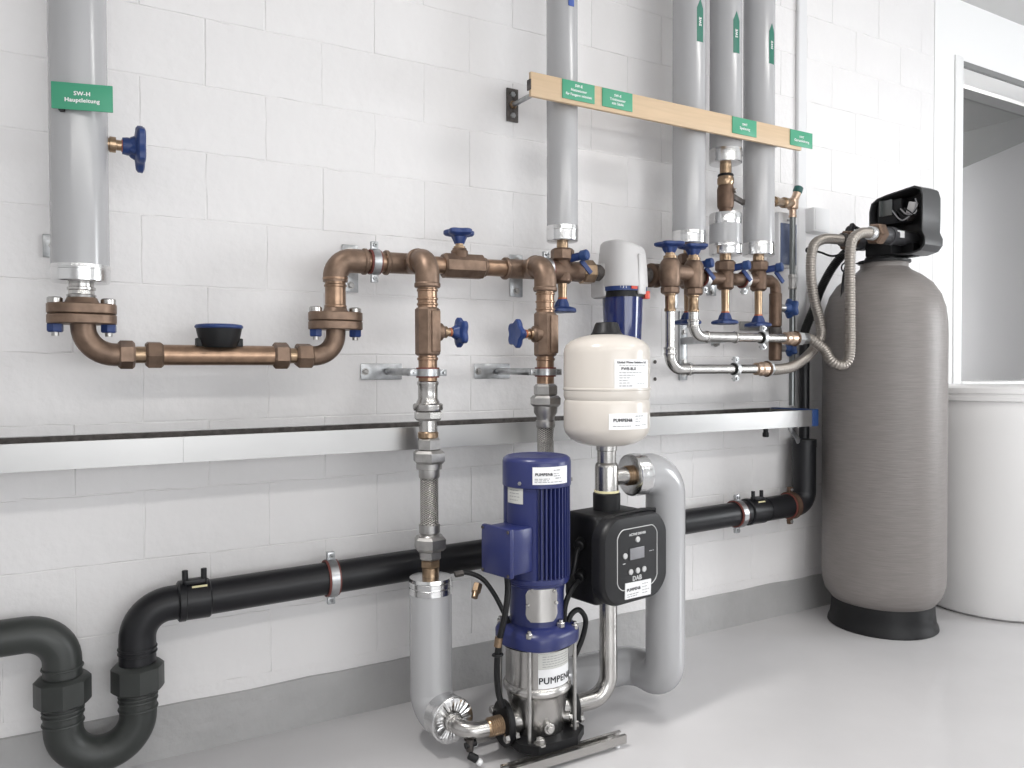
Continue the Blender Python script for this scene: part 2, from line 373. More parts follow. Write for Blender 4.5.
# ---------------------------------------------------------------- fittings used many times
def lobe(n=5, k=0.14): return lambda a, t, r: 1 + k * cos(n * a) * (1 if r > 0.022 else 0.15)
def handwheel(parent, c, d, R, material=BLUE, hub=0.035, th=0.016):           # hub points back along -d
    d = V(d).normalized(); c = V(c)
    put(M().rev(c - d * hub, d, [(0, R * .33), (hub * .35, R * .42), (hub * .8, R * .5), (hub * .95, R * .86), (hub + th * .2, R * .96), (hub + th * .8, R * .96), (hub + th, R * .84), (hub + th * .85, R * .4), (hub + th * .85, 0.002)], 40, rf=lobe()), 'handwheel', material, parent)
def nut(parent, p0, p1, r, material=BRASS, name='hex_nut', ph=0.0, seg=6, label=None): return put(M().hex(p0, p1, r, ph, seg), name, material, parent, label=label, sharp=25)
def pipe(parent, p0, p1, r, material, name='tube', bev=0.0, seg=24): return put(M().cyl(p0, p1, r, seg, bev), name, material, parent)
def collar(parent, p, d, r, w_=0.012, material=BRONZE, name='press_collar'):
    d = V(d).normalized(); return put(M().rev(V(p) - d * w_ / 2, d, [(0, r * .93), (w_ * .25, r), (w_ * .75, r), (w_, r * .93)], 24), name, material, parent)
def clamp(label, group, c, axis, R, wallpt=None, plate='v', lug=(0, 0, 1), liner=RUBRED, ring=GALV, plate_sz=(0.056, 0.16), bw=0.024, sleeve=None):
    """pipe clamp: lined ring round an axis at c, two bolted ears, threaded rod to a plate on the wall"""
    c = V(c); t = thing('pipe_clamp', label, 'clamp', c, 0, group); ax = V(axis).normalized(); lg = V(lug)
    put(M().band(c, ax, R + .001, R + .006, bw * 1.45), 'rubber_liner', liner, t)
    put(M().band(c, ax, R + .0055, R + .0095, bw), 'ring', ring, t)
    for s_ in (1, -1):
        e = c + lg * s_ * (R + .018); side = lg.cross(ax).normalized()
        put(M().box(e, (0, 0, 0)) if False else M().bar(e - lg * .014, e + lg * .014, bw * .95, .016, up=side, bev=.002), 'ear', ring, t)
        p = c + lg * s_ * (R + .020); put(M().hex(p - side * .016, p - side * .008, .0075).cyl(p - side * .016, p + side * .018, .0035, 8), 'screw', GALV, t)
    if wallpt is not None:
        w_ = V(wallpt); dr = (w_ - c).normalized(); yb = -0.0068
        put(M().cyl(c + dr * (R + .008), w_, .0055, 12), 'threaded_rod', GALV, t)
        if sleeve:
            put(M().rev(w_ - dr * sleeve[1], dr, [(0, .010), (.004, .0125), (sleeve[1] - sleeve[0], .0125)], 16).hex(c + dr * (R + .010), c + dr * (R + .030), .016), 'rod_sleeve', GALV, t)
        pw_, ph_ = plate_sz if plate == 'v' else plate_sz[::-1]
        if plate:
            px = w_.x if plate == 'v' else w_.x - pw_ * .12
            put(M().box((px, yb - .0025, w_.z), (pw_, .005, ph_), bev=.0022), 'wall_plate', GALV, t)
            sp = [(px, w_.z + ph_ * .36), (px, w_.z - ph_ * .36)] if plate == 'v' else [(px - pw_ * .40, w_.z), (px + pw_ * .40, w_.z)]
            for x, z in sp: put(M().band((x, yb - .006, z), (0, 1, 0), .006, .013, .003, 16).hex((x, yb - .014, z), (x, yb - .004, z), .0085), 'plate_screw', STEELD, t)
    return t

# ---------------------------------------------------------------- insulated risers
def insulated(label, x, y, r, zb, cuff, top=CEIL - .002):
    t = thing('insulated_pipe', label, 'pipe', (x, y, zb))
    put(M().rev((x, y, zb + cuff - .006), (0, 0, 1), [(0, r - .003), (.002, r), (top - zb - cuff, r)], 48), 'insulation', INSUL, t)
    put(M().rev((x, y, zb), (0, 0, 1), [(0, r * .45), (.003, r * .97), (.006, r + .001), (cuff * .72, r + .0015), (cuff * .74, r + .0025), (cuff * .80, r + .0025), (cuff * .82, r + .0015), (cuff, r + .001)], 48), 'foil_cuff', FOIL, t, label='crinkled aluminium foil end cuff')
    return t
P1 = insulated('thick grey insulated pipe at the far left rising above two bronze flanges', 0.049, -0.2, 0.0695, 1.410, 0.048)
put(M().rev((0.05, -0.2, 1.372), (0, 0, 1), [(0, .034), (.008, .036), (.010, .032), (.020, .031), (.022, .034), (.028, .034), (.030, .030), (.045, .030)], 28), 'steel_adapter', STEEL, P1)
sg = Matrix.Rotation(rad(-15), 3, 'Z'); sc_ = V((0.056, -0.290, 1.878)); ux = sg @ V((1, 0, 0)); nrm = sg @ V((0, -1, 0))
sp = put(M().box(sc_, (.142, .004, .068), sg, .001), 'sign_plate', GREEN, P1, label='green pipe sign facing the room')
put(M().box(sc_ + sg @ V((-.05, .012, -.03)), (.012, .022, .012), sg).box(sc_ + sg @ V((0, .013, 0)), (.05, .022, .02), sg), 'sign_bracket', BLACK, P1)
lettering([('SW-H', 0, .007, .0105), ('Hauptleitung', 0, -.010, .0105)], flat(sc_ + nrm * .003, ux, (0, 0, 1)), INKW, sp, bold=.0006)
v = thing('shutoff_valve', 'blue handwheel valve sticking out to the right of the far left insulated pipe', 'valve', (0.105, -0.2, 1.79), 0, 'handwheel valves')
put(M().rev((.102, -.2, 1.79), (1, 0, 0), [(0, .017), (.018, .017), (.019, .021), (.034, .021), (.035, .014), (.052, .014)], 20), 'gland', BRASS, v)
put(M().cyl((.150, -.2, 1.79), (.153, -.2, 1.79), .0165, 20), 'seal_ring', ORNG, v)
put(M().rev((.152, -.2, 1.79), (1, 0, 0), [(0, .022), (.012, .024), (.035, .022)], 24), 'bonnet', BLUE, v)
handwheel(v, (.187, -.2, 1.79), (1, 0, 0), .061, hub=.022, th=.02)
t = thing('wall_plate', 'small galvanised wall plate just left of the far left insulated pipe', 'plate', (-.012, -.0068, 1.532))
put(M().box((-.012, -.0095, 1.532), (.056, .005, .065), bev=.002), 'plate', GALV, t); put(M().hex((-.016, -.022, 1.532), (-.016, -.010, 1.532), .010), 'plate_screw', STEELD, t)

def oval(c, a, b, z0, z1, n=36):
    k = .0025; ring = lambda s_, z: [V((c[0] + (a - s_) * math.copysign(abs(cos(q)) ** .85, cos(q)), c[1] + (b - s_) * math.copysign(abs(sin(q)) ** .85, sin(q)), z)) for q in [2 * pi * i / n for i in range(n)]]
    return M().rings([ring(k, z0), ring(0, z0 + k), ring(0, z1 - k), ring(k, z1)])
def flange_pair(parent, x, y, zt):
    put(oval((x, y), .083, .062, zt - .027, zt), 'flange', BRONZE, parent); put(oval((x, y), .083, .062, zt - .054, zt - .0285), 'flange', BRONZE, parent)
    for s_ in (-1, 1):
        bx = x + s_ * .0625
        put(M().hex((bx, y, zt - .002), (bx, y, zt + .016), .019, .2, 12), 'bolt_head', STEEL, parent)
        put(M().hex((bx, y, zt - .076), (bx, y, zt - .052), .020, .3), 'bolt_nut', BLUE, parent, label='blue flange bolt nut'); put(M().cyl((bx, y, zt - .086), (bx, y, zt - .074), .009, 12), 'bolt_stud', STEELD, parent)
mp_ = thing('meter_pipe', 'low bronze pipe with two bolted oval flanges, carrying the water meter', 'pipe', (0.40, -.2, 1.223))
flange_pair(mp_, .051, -.2, 1.357); flange_pair(mp_, .741, -.2, 1.358)
put(M().rev((.051, -.2, 1.355), (0, 0, 1), [(0, .046), (.008, .040), (.018, .036)], 28), 'flange_hub', BRONZE, mp_)
put(M().rev((.741, -.2, 1.356), (0, 0, 1), [(0, .044), (.008, .037), (.016, .034)], 28), 'flange_hub', BRONZE, mp_)
zc = 1.2225
put(M().tube(fil([(.053, -.2, 1.305), (.053, -.2, zc), (.137, -.2, zc)], .075, 10), .031, 24), 'elbow', BRONZE, mp_)
put(M().tube(fil([(.741, -.2, 1.306), (.741, -.2, zc), (.665, -.2, zc)], .068, 10), .030, 24), 'elbow', BRONZE, mp_)
nut(mp_, (.135, -.2, zc), (.177, -.2, zc), .039, BRONZE, 'union_nut', .5); nut(mp_, (.203, -.2, zc), (.248, -.2, zc), .040, BRONZE, 'union_nut', .1)
pipe(mp_, (.170, -.2, zc), (.21, -.2, zc), .023, BRASS, 'threaded_nipple')
pipe(mp_, (.24, -.2, zc), (.56, -.2, zc), .029, COPPER, 'tube')
nut(mp_, (.549, -.2, zc), (.596, -.2, zc), .040, BRONZE, 'union_nut', .4); nut(mp_, (.617, -.2, zc), (.668, -.2, zc), .039, BRONZE, 'union_nut', .2); pipe(mp_, (.59, -.2, zc), (.63, -.2, zc), .023, BRASS, 'threaded_nipple')
wm = thing('water_meter', 'round water meter with black bowl and blue lid on the low bronze pipe', 'meter', (.397, -.2, zc + .025))
put(M().rev((.397, -.2, zc + .022), (0, 0, 1), [(0, .046), (.006, .050), (.016, .054), (.040, .060), (.056, .063), (.057, .060)], 36), 'bowl', BLACK, wm)
put(M().rev((.397, -.2, zc + .0765), (0, 0, 1), [(0, .0625), (.003, .066), (.007, .066), (.011, .063), (.013, .05)], 36), 'lid', BLUE, wm)
for s_ in (-1, 1): put(M().box((.397 + s_ * .055, -.2, zc + .036), (.018, .03, .026), bev=.003), 'lug', BLACK, wm)

# ---------------------------------------------------------------- bronze header along the wall
hd = thing('bronze_header', 'brown bronze header pipe with elbows and tees running along the wall', 'pipe', (1.0, -.2, zm(1.0)))
y = -.2
pipe(hd, (.741, y, 1.37), (.741, y, 1.47), .032, COPPER, 'tube')
for z in (1.376, 1.440, 1.462): collar(hd, (.741, y, z), (0, 0, 1), .0345 if z < 1.46 else .039, .010, COPPER)
put(M().tube(fil([(.741, y, 1.452), (.741, y, zm(.8)), (.838, y, zm(.83))], .055, 10), .038, 24), 'elbow', BRONZE, hd)
collar(hd, (.835, y, zm(.83)), (1, 0, 0), .042, .014)
pipe(hd, (.83, y, zm(.83)), (.93, y, zm(.93)), .031, COPPER)
pipe(hd, (.905, y, zm(.91)), (1.045, y, zm(1.04)), .034, BRONZE, 'tee', .003)
for x in (.908, 1.042): collar(hd, (x, y, zm(x)), (1, 0, 0), .040, .014)
pipe(hd, (1.04, y, zm(1.04)), (1.11, y, zm(1.11)), .029, COPPER)
pipe(hd, (1.25, y, zm(1.25)), (1.36, y, zm(1.36)), .029, COPPER)
pipe(hd, (1.345, y, zm(1.34)), (1.50, y, zm(1.5)), .034, BRONZE, 'tee', .003)
for x in (1.348, 1.262): collar(hd, (x, y, zm(x)), (1, 0, 0), .039 if x > 1.3 else .033, .014)
for x in (.99, 1.43):
    pipe(hd, (x, y, zm(x)), (x, -.275, zm(x)), .034, BRONZE, 'branch', .003); collar(hd, (x, -.268, zm(x)), (0, 1, 0), .041, .015)
clamp('steel pipe clamp with red liner holding the bronze header left of the first pump riser', 'header clamps', (.868, -.2, zm(.868)), (1, 0, 0), .033, (.852, 0, zm(.86)))
clamp('steel pipe clamp mostly hidden behind the second pump riser elbow', 'header clamps', (1.515, -.2, zm(1.515)), (1, 0, 0), .036, (1.503, 0, zm(1.5)))

def inline_body(parent, c, ax, L, r, material=BRONZE, name='valve_body'):      # six-sided cast body
    c, ax = V(c), V(ax).normalized(); p0 = c - ax * L / 2
    return put(M().rev(p0, ax, [(0, r * .86), (.006, r), (L - .006, r), (L, r * .86)], 8, pi / 8), name, material, parent, sharp=22)
v = thing('shutoff_valve', 'header valve with blue handwheel on top, between the two pump risers', 'valve', (1.18, -.2, zm(1.18)), 0, 'handwheel valves')
inline_body(v, (1.182, y, zm(1.18)), (1, 0, .02), .150, .043)
put(M().rev((1.170, y, zm(1.17) + .020), (0, 0, 1), [(0, .030), (.030, .029), (.036, .024), (.040, .0235)], 24), 'bonnet', BRONZED, v)
put(M().rev((1.170, y, zm(1.17) + .056), (0, 0, 1), [(0, .020), (.010, .020), (.012, .014), (.028, .014)], 20), 'gland', BRASS, v)
handwheel(v, (1.170, y, zm(1.17) + .105), (0, 0, 1), .050, hub=.030, th=.018)

def riser(label, x, zel):
    t = thing('pump_riser', label, 'pipe', (x, -.33, 1.3))
    put(M().tube(fil([(x, -.262, zel), (x, -.33, zel), (x, -.33, zel - .085)], .052, 10), .038, 28), 'elbow', BRONZE, t)
    collar(t, (x, -.33, zel - .082), (0, 0, 1), .041, .016)
    pipe(t, (x, -.33, 1.36), (x, -.33, zel - .08), .0305, COPPER)
    for z in (zel - .098, zel - .125, 1.383): collar(t, (x, -.33, z), (0, 0, 1), .0335, .008, COPPER)
    pipe(t, (x, -.33, 1.13), (x, -.33, 1.23), .0295, COPPER); collar(t, (x, -.33, 1.213), (0, 0, 1), .033, .010, COPPER)
    return t
r1 = riser('left bronze pump riser coming forward off the header and dropping to the floor pipe', .994, zm(.994))
r2 = riser('right bronze pump riser dropping behind the blue pump motor', 1.430, zm(1.43))
for x, s_, lb in ((.994, 1, 'blue handwheel valve facing right on the left pump riser'), (1.430, -1, 'blue handwheel valve facing left on the right pump riser')):
    v = thing('shutoff_valve', lb, 'valve', (x, -.33, 1.30), 0, 'handwheel valves')
    inline_body(v, (x, -.33, 1.298), (0, 0, 1), .150, .039)
    put(M().box((x + .012, -.365, 1.298), (.030, .014, .13), bev=.004), 'body_rib', BRONZE, v)
    put(M().rev((x, -.33, 1.298), (s_, 0, 0), [(.025, .028), (.046, .028), (.050, .022), (.056, .019)], 24), 'bonnet', BRONZE, v)
    put(M().rev((x, -.33, 1.298), (s_, 0, 0), [(.054, .019), (.064, .019), (.066, .013), (.090, .013)], 20), 'gland', BRASS, v)
    put(M().rev((x, -.33, 1.298), (s_, 0, 0), [(.076, .0145), (.080, .0145)], 20), 'seal_ring', ORNG, v)
    handwheel(v, (x + s_ * .106, -.33, 1.298), (s_, 0, 0), .046, hub=.022, th=.018)
for x, lb in ((.994, 'steel clamp on a long rod holding the left pump riser off the wall'), (1.430, 'steel clamp on a long rod holding the right pump riser off the wall')):
    clamp(lb, 'riser clamps', (x, -.33, 1.170), (0, 0, 1), .030, (x - .014, 0, 1.173), 'h', (.8, .0, 0) if False else (1, 0, 0), plate_sz=(.056, .15), bw=.022, sleeve=(.02, .27))
# left riser: steel transition, hose, foil
t = r1; x, yy = .994, -.33
put(M().rev((x, yy, 1.066), (0, 0, 1), [(0, .038), (.012, .036), (.022, .031), (.062, .031), (.068, .034), (.074, .034), (.078, .030)], 28), 'steel_adapter', STEEL, t)
put(M().rev((x, yy, 1.052), (0, 0, 1), [(0, .045), (.006, .047), (.018, .047), (.022, .042)], 28), 'adapter_shoulder', STEEL, t)
nut(t, (x, yy, 1.020), (x, yy, 1.054), .046, STEEL, ph=.25); pipe(t, (x, yy, .985), (x, yy, 1.024), .029, STEEL, 'steel_tube'); put(M().rev((x, yy, .964), (0, 0, 1), [(0, .029), (.004, .0325), (.018, .0325), (.022, .029)], 24), 'threaded_ring', BRASS, t)
def hose(label, x, y_, segs, z1, z0, group):
    t = thing('braided_hose', label, 'hose', (x, y_, z0), 0, group)
    put(M().rev((x, y_, z0), (0, 0, 1), [(0, .0285), (z1 - z0, .0285)], 32), 'braid', BRAID, t)
    return t
bh = hose('braided steel flexible connector in front of the drip tray on the left pump riser', .997, -.33, None, .845, .690, 'braided connectors')
nut(bh, (.997, yy, .925), (.997, yy, .966), .038, STEELD, ph=.2); nut(bh, (.997, yy, .885), (.997, yy, .927), .053, STEELD, 'union_nut', .25)
put(M().rev((.997, yy, .840), (0, 0, 1), [(0, .031), (.004, .033), (.026, .033), (.028, .040), (.046, .041)], 28), 'ferrule', STEELD, bh)
put(M().rev((.997, yy, .655), (0, 0, 1), [(0, .036), (.008, .028), (.014, .033), (.038, .033), (.040, .030)], 28), 'ferrule', STEELD, bh)
nut(bh, (.999, yy, .612), (.999, yy, .657), .053, STEELD, 'union_nut', .25); nut(bh, (.999, yy, .583), (.999, yy, .614), .037, STEELD, ph=.2)
nut(bh, (1.0, yy, .556), (1.0, yy, .584), .032, BRASS, ph=.1); pipe(bh, (1.0, yy, .515), (1.0, yy, .558), .027, BRASS, 'threaded_nipple')
bh2 = hose('braided steel flexible connector disappearing behind the blue pump motor', 1.430, -.33, None, .985, .34, 'braided connectors')
nut(bh2, (1.43, yy, 1.088), (1.43, yy, 1.128), .041, STEELD, ph=.25); nut(bh2, (1.43, yy, 1.052), (1.43, yy, 1.090), .053, STEELD, 'union_nut', .25)
put(M().rev((1.43, yy, .982), (0, 0, 1), [(0, .032), (.003, .0335), (.022, .0335), (.024, .030), (.036, .031), (.050, .040), (.072, .041)], 28), 'ferrule', STEELD, bh2)
put(M().rev((1.43, yy, .29), (0, 0, 1), [(0, .034), (.05, .033)], 24), 'ferrule', STEELD, bh2)
# floor insulation of the left riser, elbow forward into the pump
fi = thing('insulated_pipe', 'grey insulated pipe standing on the floor left of the blue pump, foil ended', 'pipe', (1.0, -.33, 0))
put(M().tube(fil([(1.0, yy, .485), (1.0, yy, .112), (1.014, -.405, .112)], .062, 12), .0665, 40), 'insulation', INSUL, fi)
put(M().rev((1.0, yy, .478), (0, 0, 1), [(0, .0675), (.018, .068), (.020, .066), (.023, .0685), (.036, .0685), (.038, .066), (.041, .068), (.050, .066), (.053, .03)], 40), 'foil_cuff', FOIL, fi)
put(M().rev((1.012, -.388, .112), (0.1, -1, 0), [(0, .0675), (.040, .069), (.044, .0705), (.058, .0705), (.0605, .067), (.0605, .03)], 48, rf=lambda a, t_, r: 1 + .006 * sin(17 * a) * (1 if t_ > .05 else .3)), 'foil_cuff', FOIL, fi, label='crinkled foil disc facing the room')
rr_ = random.Random(3); wr = [rr_.uniform(-1, 1) for _ in range(64)]
rg_ = [[V((1.018 + r * cos(2 * pi * i / 64), -.4505 - .0022 * k * wr[i] - .0015 * k, .112 + r * sin(2 * pi * i / 64))) for i in range(64)] for r, k in ((.068, .0), (.066, .35), (.055, 1.0), (.042, 1.0), (.031, .5))]
put(M().rings(rg_, True, False, False), 'foil_disc', FOIL, fi, sharp=14)
ip = thing('pump_inlet', 'bent steel inlet pipe between the foil disc and the left pump flange', 'pipe', (1.05, -.52, .105))
put(M().tube(fil([(1.018, -.440, .112), (1.018, -.52, .104), (1.105, -.52, .100)], .055, 12), .0245, 28), 'elbow', STEEL, ip)
collar(ip, (1.018, -.462, .111), (0, 1, 0), .029, .010, STEEL, 'weld_ring')
put(M().rev((1.095, -.52, .100), (1, 0, 0), [(0, .025)] + [(.006 + .0035 * i, .029 if i % 2 else .0265) for i in range(14)] + [(.062, .026)], 28), 'threaded_sleeve', BRASS, ip)
dv = thing('drain_cock', 'tiny black drain cock with white tip under the pump inlet elbow', 'valve', (1.035, -.52, .03))
put(M().cyl((1.04, -.52, .080), (1.04, -.52, .045), .011, 14), 'stem', DRUST, dv); put(M().cyl((1.025, -.52, .062), (1.06, -.52, .066), .010, 14), 'body', BLACK, dv); put(M().cyl((1.03, -.53, .040), (1.052, -.545, .026), .012, 14, .003), 'lever', BLACK, dv); put(M().cyl((1.052, -.545, .024), (1.062, -.552, .014), .010, 14, .003), 'tip', LABEL, dv)

# ---------------------------------------------------------------- blue multistage pump
PX, PY = 1.276, -.52
pu = thing('multistage_pump', 'blue vertical multistage pump with ribbed motor and steel casing', 'pump', (PX, PY, .04))
rot_base = Matrix.Rotation(0, 3, 'Z')
put(M().prism([(PX + x, PY + y_, .040) for x, y_ in ((-.11, -.08), (-.07, -.122), (.07, -.122), (.125, -.075), (.125, .10), (.08, .125), (-.08, .125), (-.11, .10))], (0, 0, .026)), 'base_plate', BLACK, pu)
for sx, sy in ((-.055, -.105), (.103, -.055), (.09, .10), (-.09, .1)): put(M().hex((PX + sx, PY + sy, .064), (PX + sx, PY + sy, .082), .014).cyl((PX + sx, PY + sy, .062), (PX + sx, PY + sy, .068), .019, 16), 'base_bolt', STEEL, pu)
put(M().rev((PX, PY, .062), (0, 0, 1), [(0, .080), (.006, .084), (.060, .087), (.120, .096), (.130, .103), (.136, .1065), (.146, .1065), (.152, .103), (.156, .100)], 48), 'casing_base', STEEL, pu)
put(M().rev((PX, PY, .185), (0, 0, 1), [(0, .098), (.003, .0985), (.165, .0985)], 48), 'casing', STEEL, pu)
for a in (-100, -35):
    d = V((cos(rad(a)), sin(rad(a)), 0)); p = V((PX, PY, .098)) + d * .082; put(M().cyl(p, p + d * .020, .017, 18, .002).hex(p + d * .018, p + d * .028, .011), 'drain_plug', STEEL, pu)
put(M().rev((PX, PY, .338), (0, 0, 1), [(0, .118), (.004, .124), (.036, .125), (.046, .120), (.056, .106), (.062, .092)], 56, rf=lambda a, t_, r: 1 + .045 * cos(4 * (a - rad(62))) * (1 if r > .1 else 0)), 'pump_head', NAVY, pu)
put(M().rev((PX, PY, .335), (0, 0, 1), [(0, .114), (.006, .116)], 48), 'head_gap_strip', BLACK, pu)  # gasket under the pump head
for a in (-133, -43, 47, 137):
    d = V((cos(rad(a)), sin(rad(a)), 0)); p = V((PX, PY, 0)) + d * .118
    put(M().cyl((p.x, p.y, .066), (p.x, p.y, .378), .006, 12), 'tie_rod', STEELD, pu); put(M().hex((p.x, p.y, .378), (p.x, p.y, .394), .011).cyl((p.x, p.y, .375), (p.x, p.y, .402), .006, 12), 'rod_nut', STEEL, pu)
put(M().rev((PX, PY, .366), (0, 0, 1), [(0, .090), (.012, .086), (.125, .084), (.150, .087), (.158, .098), (.172, .100), (.176, .098)], 48), 'lantern', NAVY, pu)
aw = -111; fnw = onc((PX, PY), .0885, rad(aw), .470); fni = onc((PX, PY), .0815, rad(aw), .470)
ys_ = [-.052, -.042, -.030, 0, .030, .042, .052]; hw_ = [.036, .047, .052, .050, .052, .046, .034]; go = M(); nn = 10
def grow(fn_, k=1): return [[fn_(k * h_ * (2 * i / nn - 1), k * y_) for i in range(nn + 1)] for y_, h_ in zip(ys_, hw_)]
fo, bo = grow(fnw), grow(fni); go.rings(fo, False, False, False); per_ = lambda g: g[0] + [r_[-1] for r_ in g[1:-1]] + g[-1][::-1] + [r_[0] for r_ in g[1:-1]][::-1]
go.rings([per_(bo), per_(fo)], True, False, False); put(go, 'coupling_guard', STEEL, pu, label='polished steel coupling guard with screws')
for x, yv in ((-.045, -.002), (.040, .040), (.046, .004), (-.030, .046)): q = fnw(x, yv); d = (q - V((PX, PY, q.z))).normalized(); put(M().hex(q - d * .002, q + d * .005, .006), 'guard_screw', STEEL, pu)
q = V((PX, PY, .396)) + V((cos(rad(-72)), sin(rad(-72)), 0)) * .094; put(M().hex(q, q + V((0, 0, .016)), .013).cyl(q + V((0, 0, .014)), q + V((0, 0, .024)), .008, 12), 'vent_plug', STEEL, pu)
# motor: finned shell, fan cover, terminal box
zb, zt = .545, .830
prof = []; nf = 44
b = M(); seg = nf * 4; rg = []
for z in (zb, zb + .004, zt - .004, zt):
    row = []
    for i in range(seg):
        a = 2 * pi * i / seg; flatz = abs(((math.degrees(a) - 205 + 180) % 360) - 180) < 34
        r = .100 if flatz else (.1035 if (i % 4) in (0, 1) else .089)
        row.append(V((PX + r * cos(a), PY + r * sin(a), z)))
    rg.append(row)
b.rings(rg); put(b, 'motor_fins', NAVY, pu, sharp=20)
put(M().rev((PX, PY, .528), (0, 0, 1), [(0, .097), (.004, .1025), (.016, .1025), (.020, .098)], 48), 'motor_flange', NAVY, pu)
put(M().rev((PX, PY, .822), (0, 0, 1), [(0, .1035), (.002, .1065), (.074, .1065), (.084, .1035), (.090, .096), (.0915, .090), (.0885, .084), (.0885, .02)], 56), 'fan_cover', NAVY, pu)
for a in (-150, -30, 90): d = V((cos(rad(a)), sin(rad(a)), 0)); p = V((PX, PY, .838)) + d * .105; put(M().hex(p, p + d * .006, .006), 'cover_screw', STEELD, pu)
tb = Matrix.Rotation(rad(13), 3, 'Z'); tc_ = V((PX, PY, .642)) + tb @ V((-.130, -.004, 0))
bx = put(M().box(tc_ + tb @ V((.010, 0, 0)), (.085, .120, .135), tb, .008), 'terminal_box', NAVY, pu)
put(M().box(tc_ + tb @ V((-.038, 0, 0)), (.018, .130, .146), tb, .006), 'box_lid', NAVY, bx)
for sy in (-.056, .056):
    for sz in (-.064, .064): q = tc_ + tb @ V((-.047, sy, sz)); put(M().cyl(q, q + tb @ V((-.003, 0, 0)), .005, 10), 'lid_screw', DRUST, bx)
# plates and stickers on the pump
def curved_label(parent, c, r, adeg, zc_, w_, h, material=LABEL, name='label', th=.0012, label=None):
    return patch(onc(c, r + th, rad(adeg), zc_), w_, h, onc(c, r - .002, rad(adeg), zc_), material, parent, name, label=label), onc(c, r + th + .0006, rad(adeg), zc_)
lb, fn = curved_label(pu, (PX, PY), .1065, -96, .862, .122, .052, label='white sticker on the fan cover'); lettering([('PUMPEN&', -.026, .004, .0085)], fn, INKB, lb, bold=.0005)
strokes([(-.055, -.008, -.009, .0022), (-.055, -.012, -.014, .0022), (-.055, .04, -.019, .0022), (.004, .03, .016, .003), (.004, .022, .006, .0022), (.004, .026, -.001, .0022), (.010, .030, -.008, .003)], fn, INKG, lb)
lb, fn = curved_label(pu, (PX, PY), .100, -164, .800, .064, .050, SILLAB, 'rating_plate', label='silver rating plate on the motor'); strokes([(-.02, .02, .015, .0022), (-.02, .018, .006, .0022), (-.02, .02, -.004, .0022), (-.02, .014, -.014, .0022)], fn, INKG, lb)
lb, fn = curved_label(pu, (PX, PY), .0985, -84, .303, .125, .046, SILLAB, 'rating_plate', label='grey printed rating plate on the casing')
strokes([(-.05, .05, .014 - .0075 * i, .002) for i in range(5)], fn, INKG, lb)
lb, fn = curved_label(pu, (PX, PY), .0985, -84, .250, .125, .058, label='white sticker with large black letters'); lettering([('PUMPEN&', .002, -.006, .0200)], fn, INKB, lb, bold=.0007)
# inlet / outlet flanges
for s_ in (-1, 1):
    px = PX + s_ * .112
    o = M(); n = 36; R = []
    for xx, k in ((px - s_ * .004, .93), (px, 1), (px + s_ * .014, 1), (px + s_ * .018, .93)):
        R.append([V((xx, PY + .058 * k * math.copysign(abs(cos(q)) ** 1.0, cos(q)), .102 + .070 * k * sin(q))) for q in [2 * pi * i / n for i in range(n)]])
    o.rings(R); put(o, 'flange', BLACK, pu, label='black oval port flange'); put(M().cyl((PX + s_ * .07, PY, .102), (px, PY, .102), .040, 24), 'port', STEEL, pu)
    for q in (-.045, .045): put(M().hex((px + s_ * .016, PY + q, .102 + q * .6), (px + s_ * .030, PY + q, .102 + q * .6), .013).hex((px - s_ * .018, PY + q, .102 + q * .6), (px - s_ * .004, PY + q, .102 + q * .6), .013), 'flange_bolt', STEEL, pu)
for yr, lb in ((-.648, 'front stainless mounting rail under the pump'), (-.415, 'rear stainless mounting rail under the pump, mostly hidden')):
    rl = thing('mounting_rail', lb, 'rail', (1.28, yr, 0), 0, 'pump mounting rails')
    R = []
    for xx in (1.082, 1.512):
        R.append([V((xx, yr + a, z)) for a, z in ((-.02, .014), (.02, .014), (.02, .040), (.008, .040), (.008, .037), (.017, .037), (.017, .017), (-.017, .017), (-.017, .037), (-.008, .037), (-.008, .040), (-.02, .040))])
    put(M().rings(R), 'channel', STEEL, rl)
    for xx in (1.11, 1.49): put(M().cyl((xx, yr, 0), (xx, yr, .018), .010, 12), 'foot', LABEL, rl)

# ---------------------------------------------------------------- outlet pipe, controller, expansion vessel
OX, OY = 1.546, -.52
op = thing('pump_outlet', 'bent stainless outlet pipe rising from the pump to the black controller', 'pipe', (OX, OY, .1))
put(M().tube(fil([(1.412, OY, .102), (OX + .007, OY, .102), (OX + .006, OY, .45)], .072, 12), .0295, 28), 'tube', STEEL, op)
ct = thing('pump_controller', 'black pump controller with grey outlined control panel and white sticker', 'controller', (OX, OY, .40))
cm = Matrix.Rotation(rad(9), 3, 'Z'); co = V((1.549, -.52, .578))
cp = lambda x, y_, z: co + cm @ V((x, y_, z))
put(M().box(cp(-.01, .0, .0), (.235, .150, .282), cm, .016, 3), 'housing', BLACK, ct)
def rrect(w_, h, r, n=6, bul=0.0):
    out = []
    for cx, cz, a0 in ((w_ / 2 - r, h / 2 - r, 0), (-w_ / 2 + r, h / 2 - r, 90), (-w_ / 2 + r, -h / 2 + r, 180), (w_ / 2 - r, -h / 2 + r, 270)):
        for i in range(n + 1):
            a = rad(a0 + 90 * i / n); x = cx + r * cos(a); z = cz + r * sin(a); out.append((x + bul * (x / (w_ / 2)) * (1 - (2 * z / h) ** 2), z + bul * (z / (h / 2)) * (1 - (2 * x / w_) ** 2)))
    return out
fx = .010; fw, fh = .284, .264
fr = M(); fr.rings([[cp(fx + x * k, yv, z * k) for x, z in rrect(fw, fh, .058, 8, .014)] for k, yv in ((.95, -.062), (1, -.070), (1, -.098), (.985, -.110), (.94, -.119), (.80, -.122))]); cov = put(fr, 'front_cover', DARKG, ct)
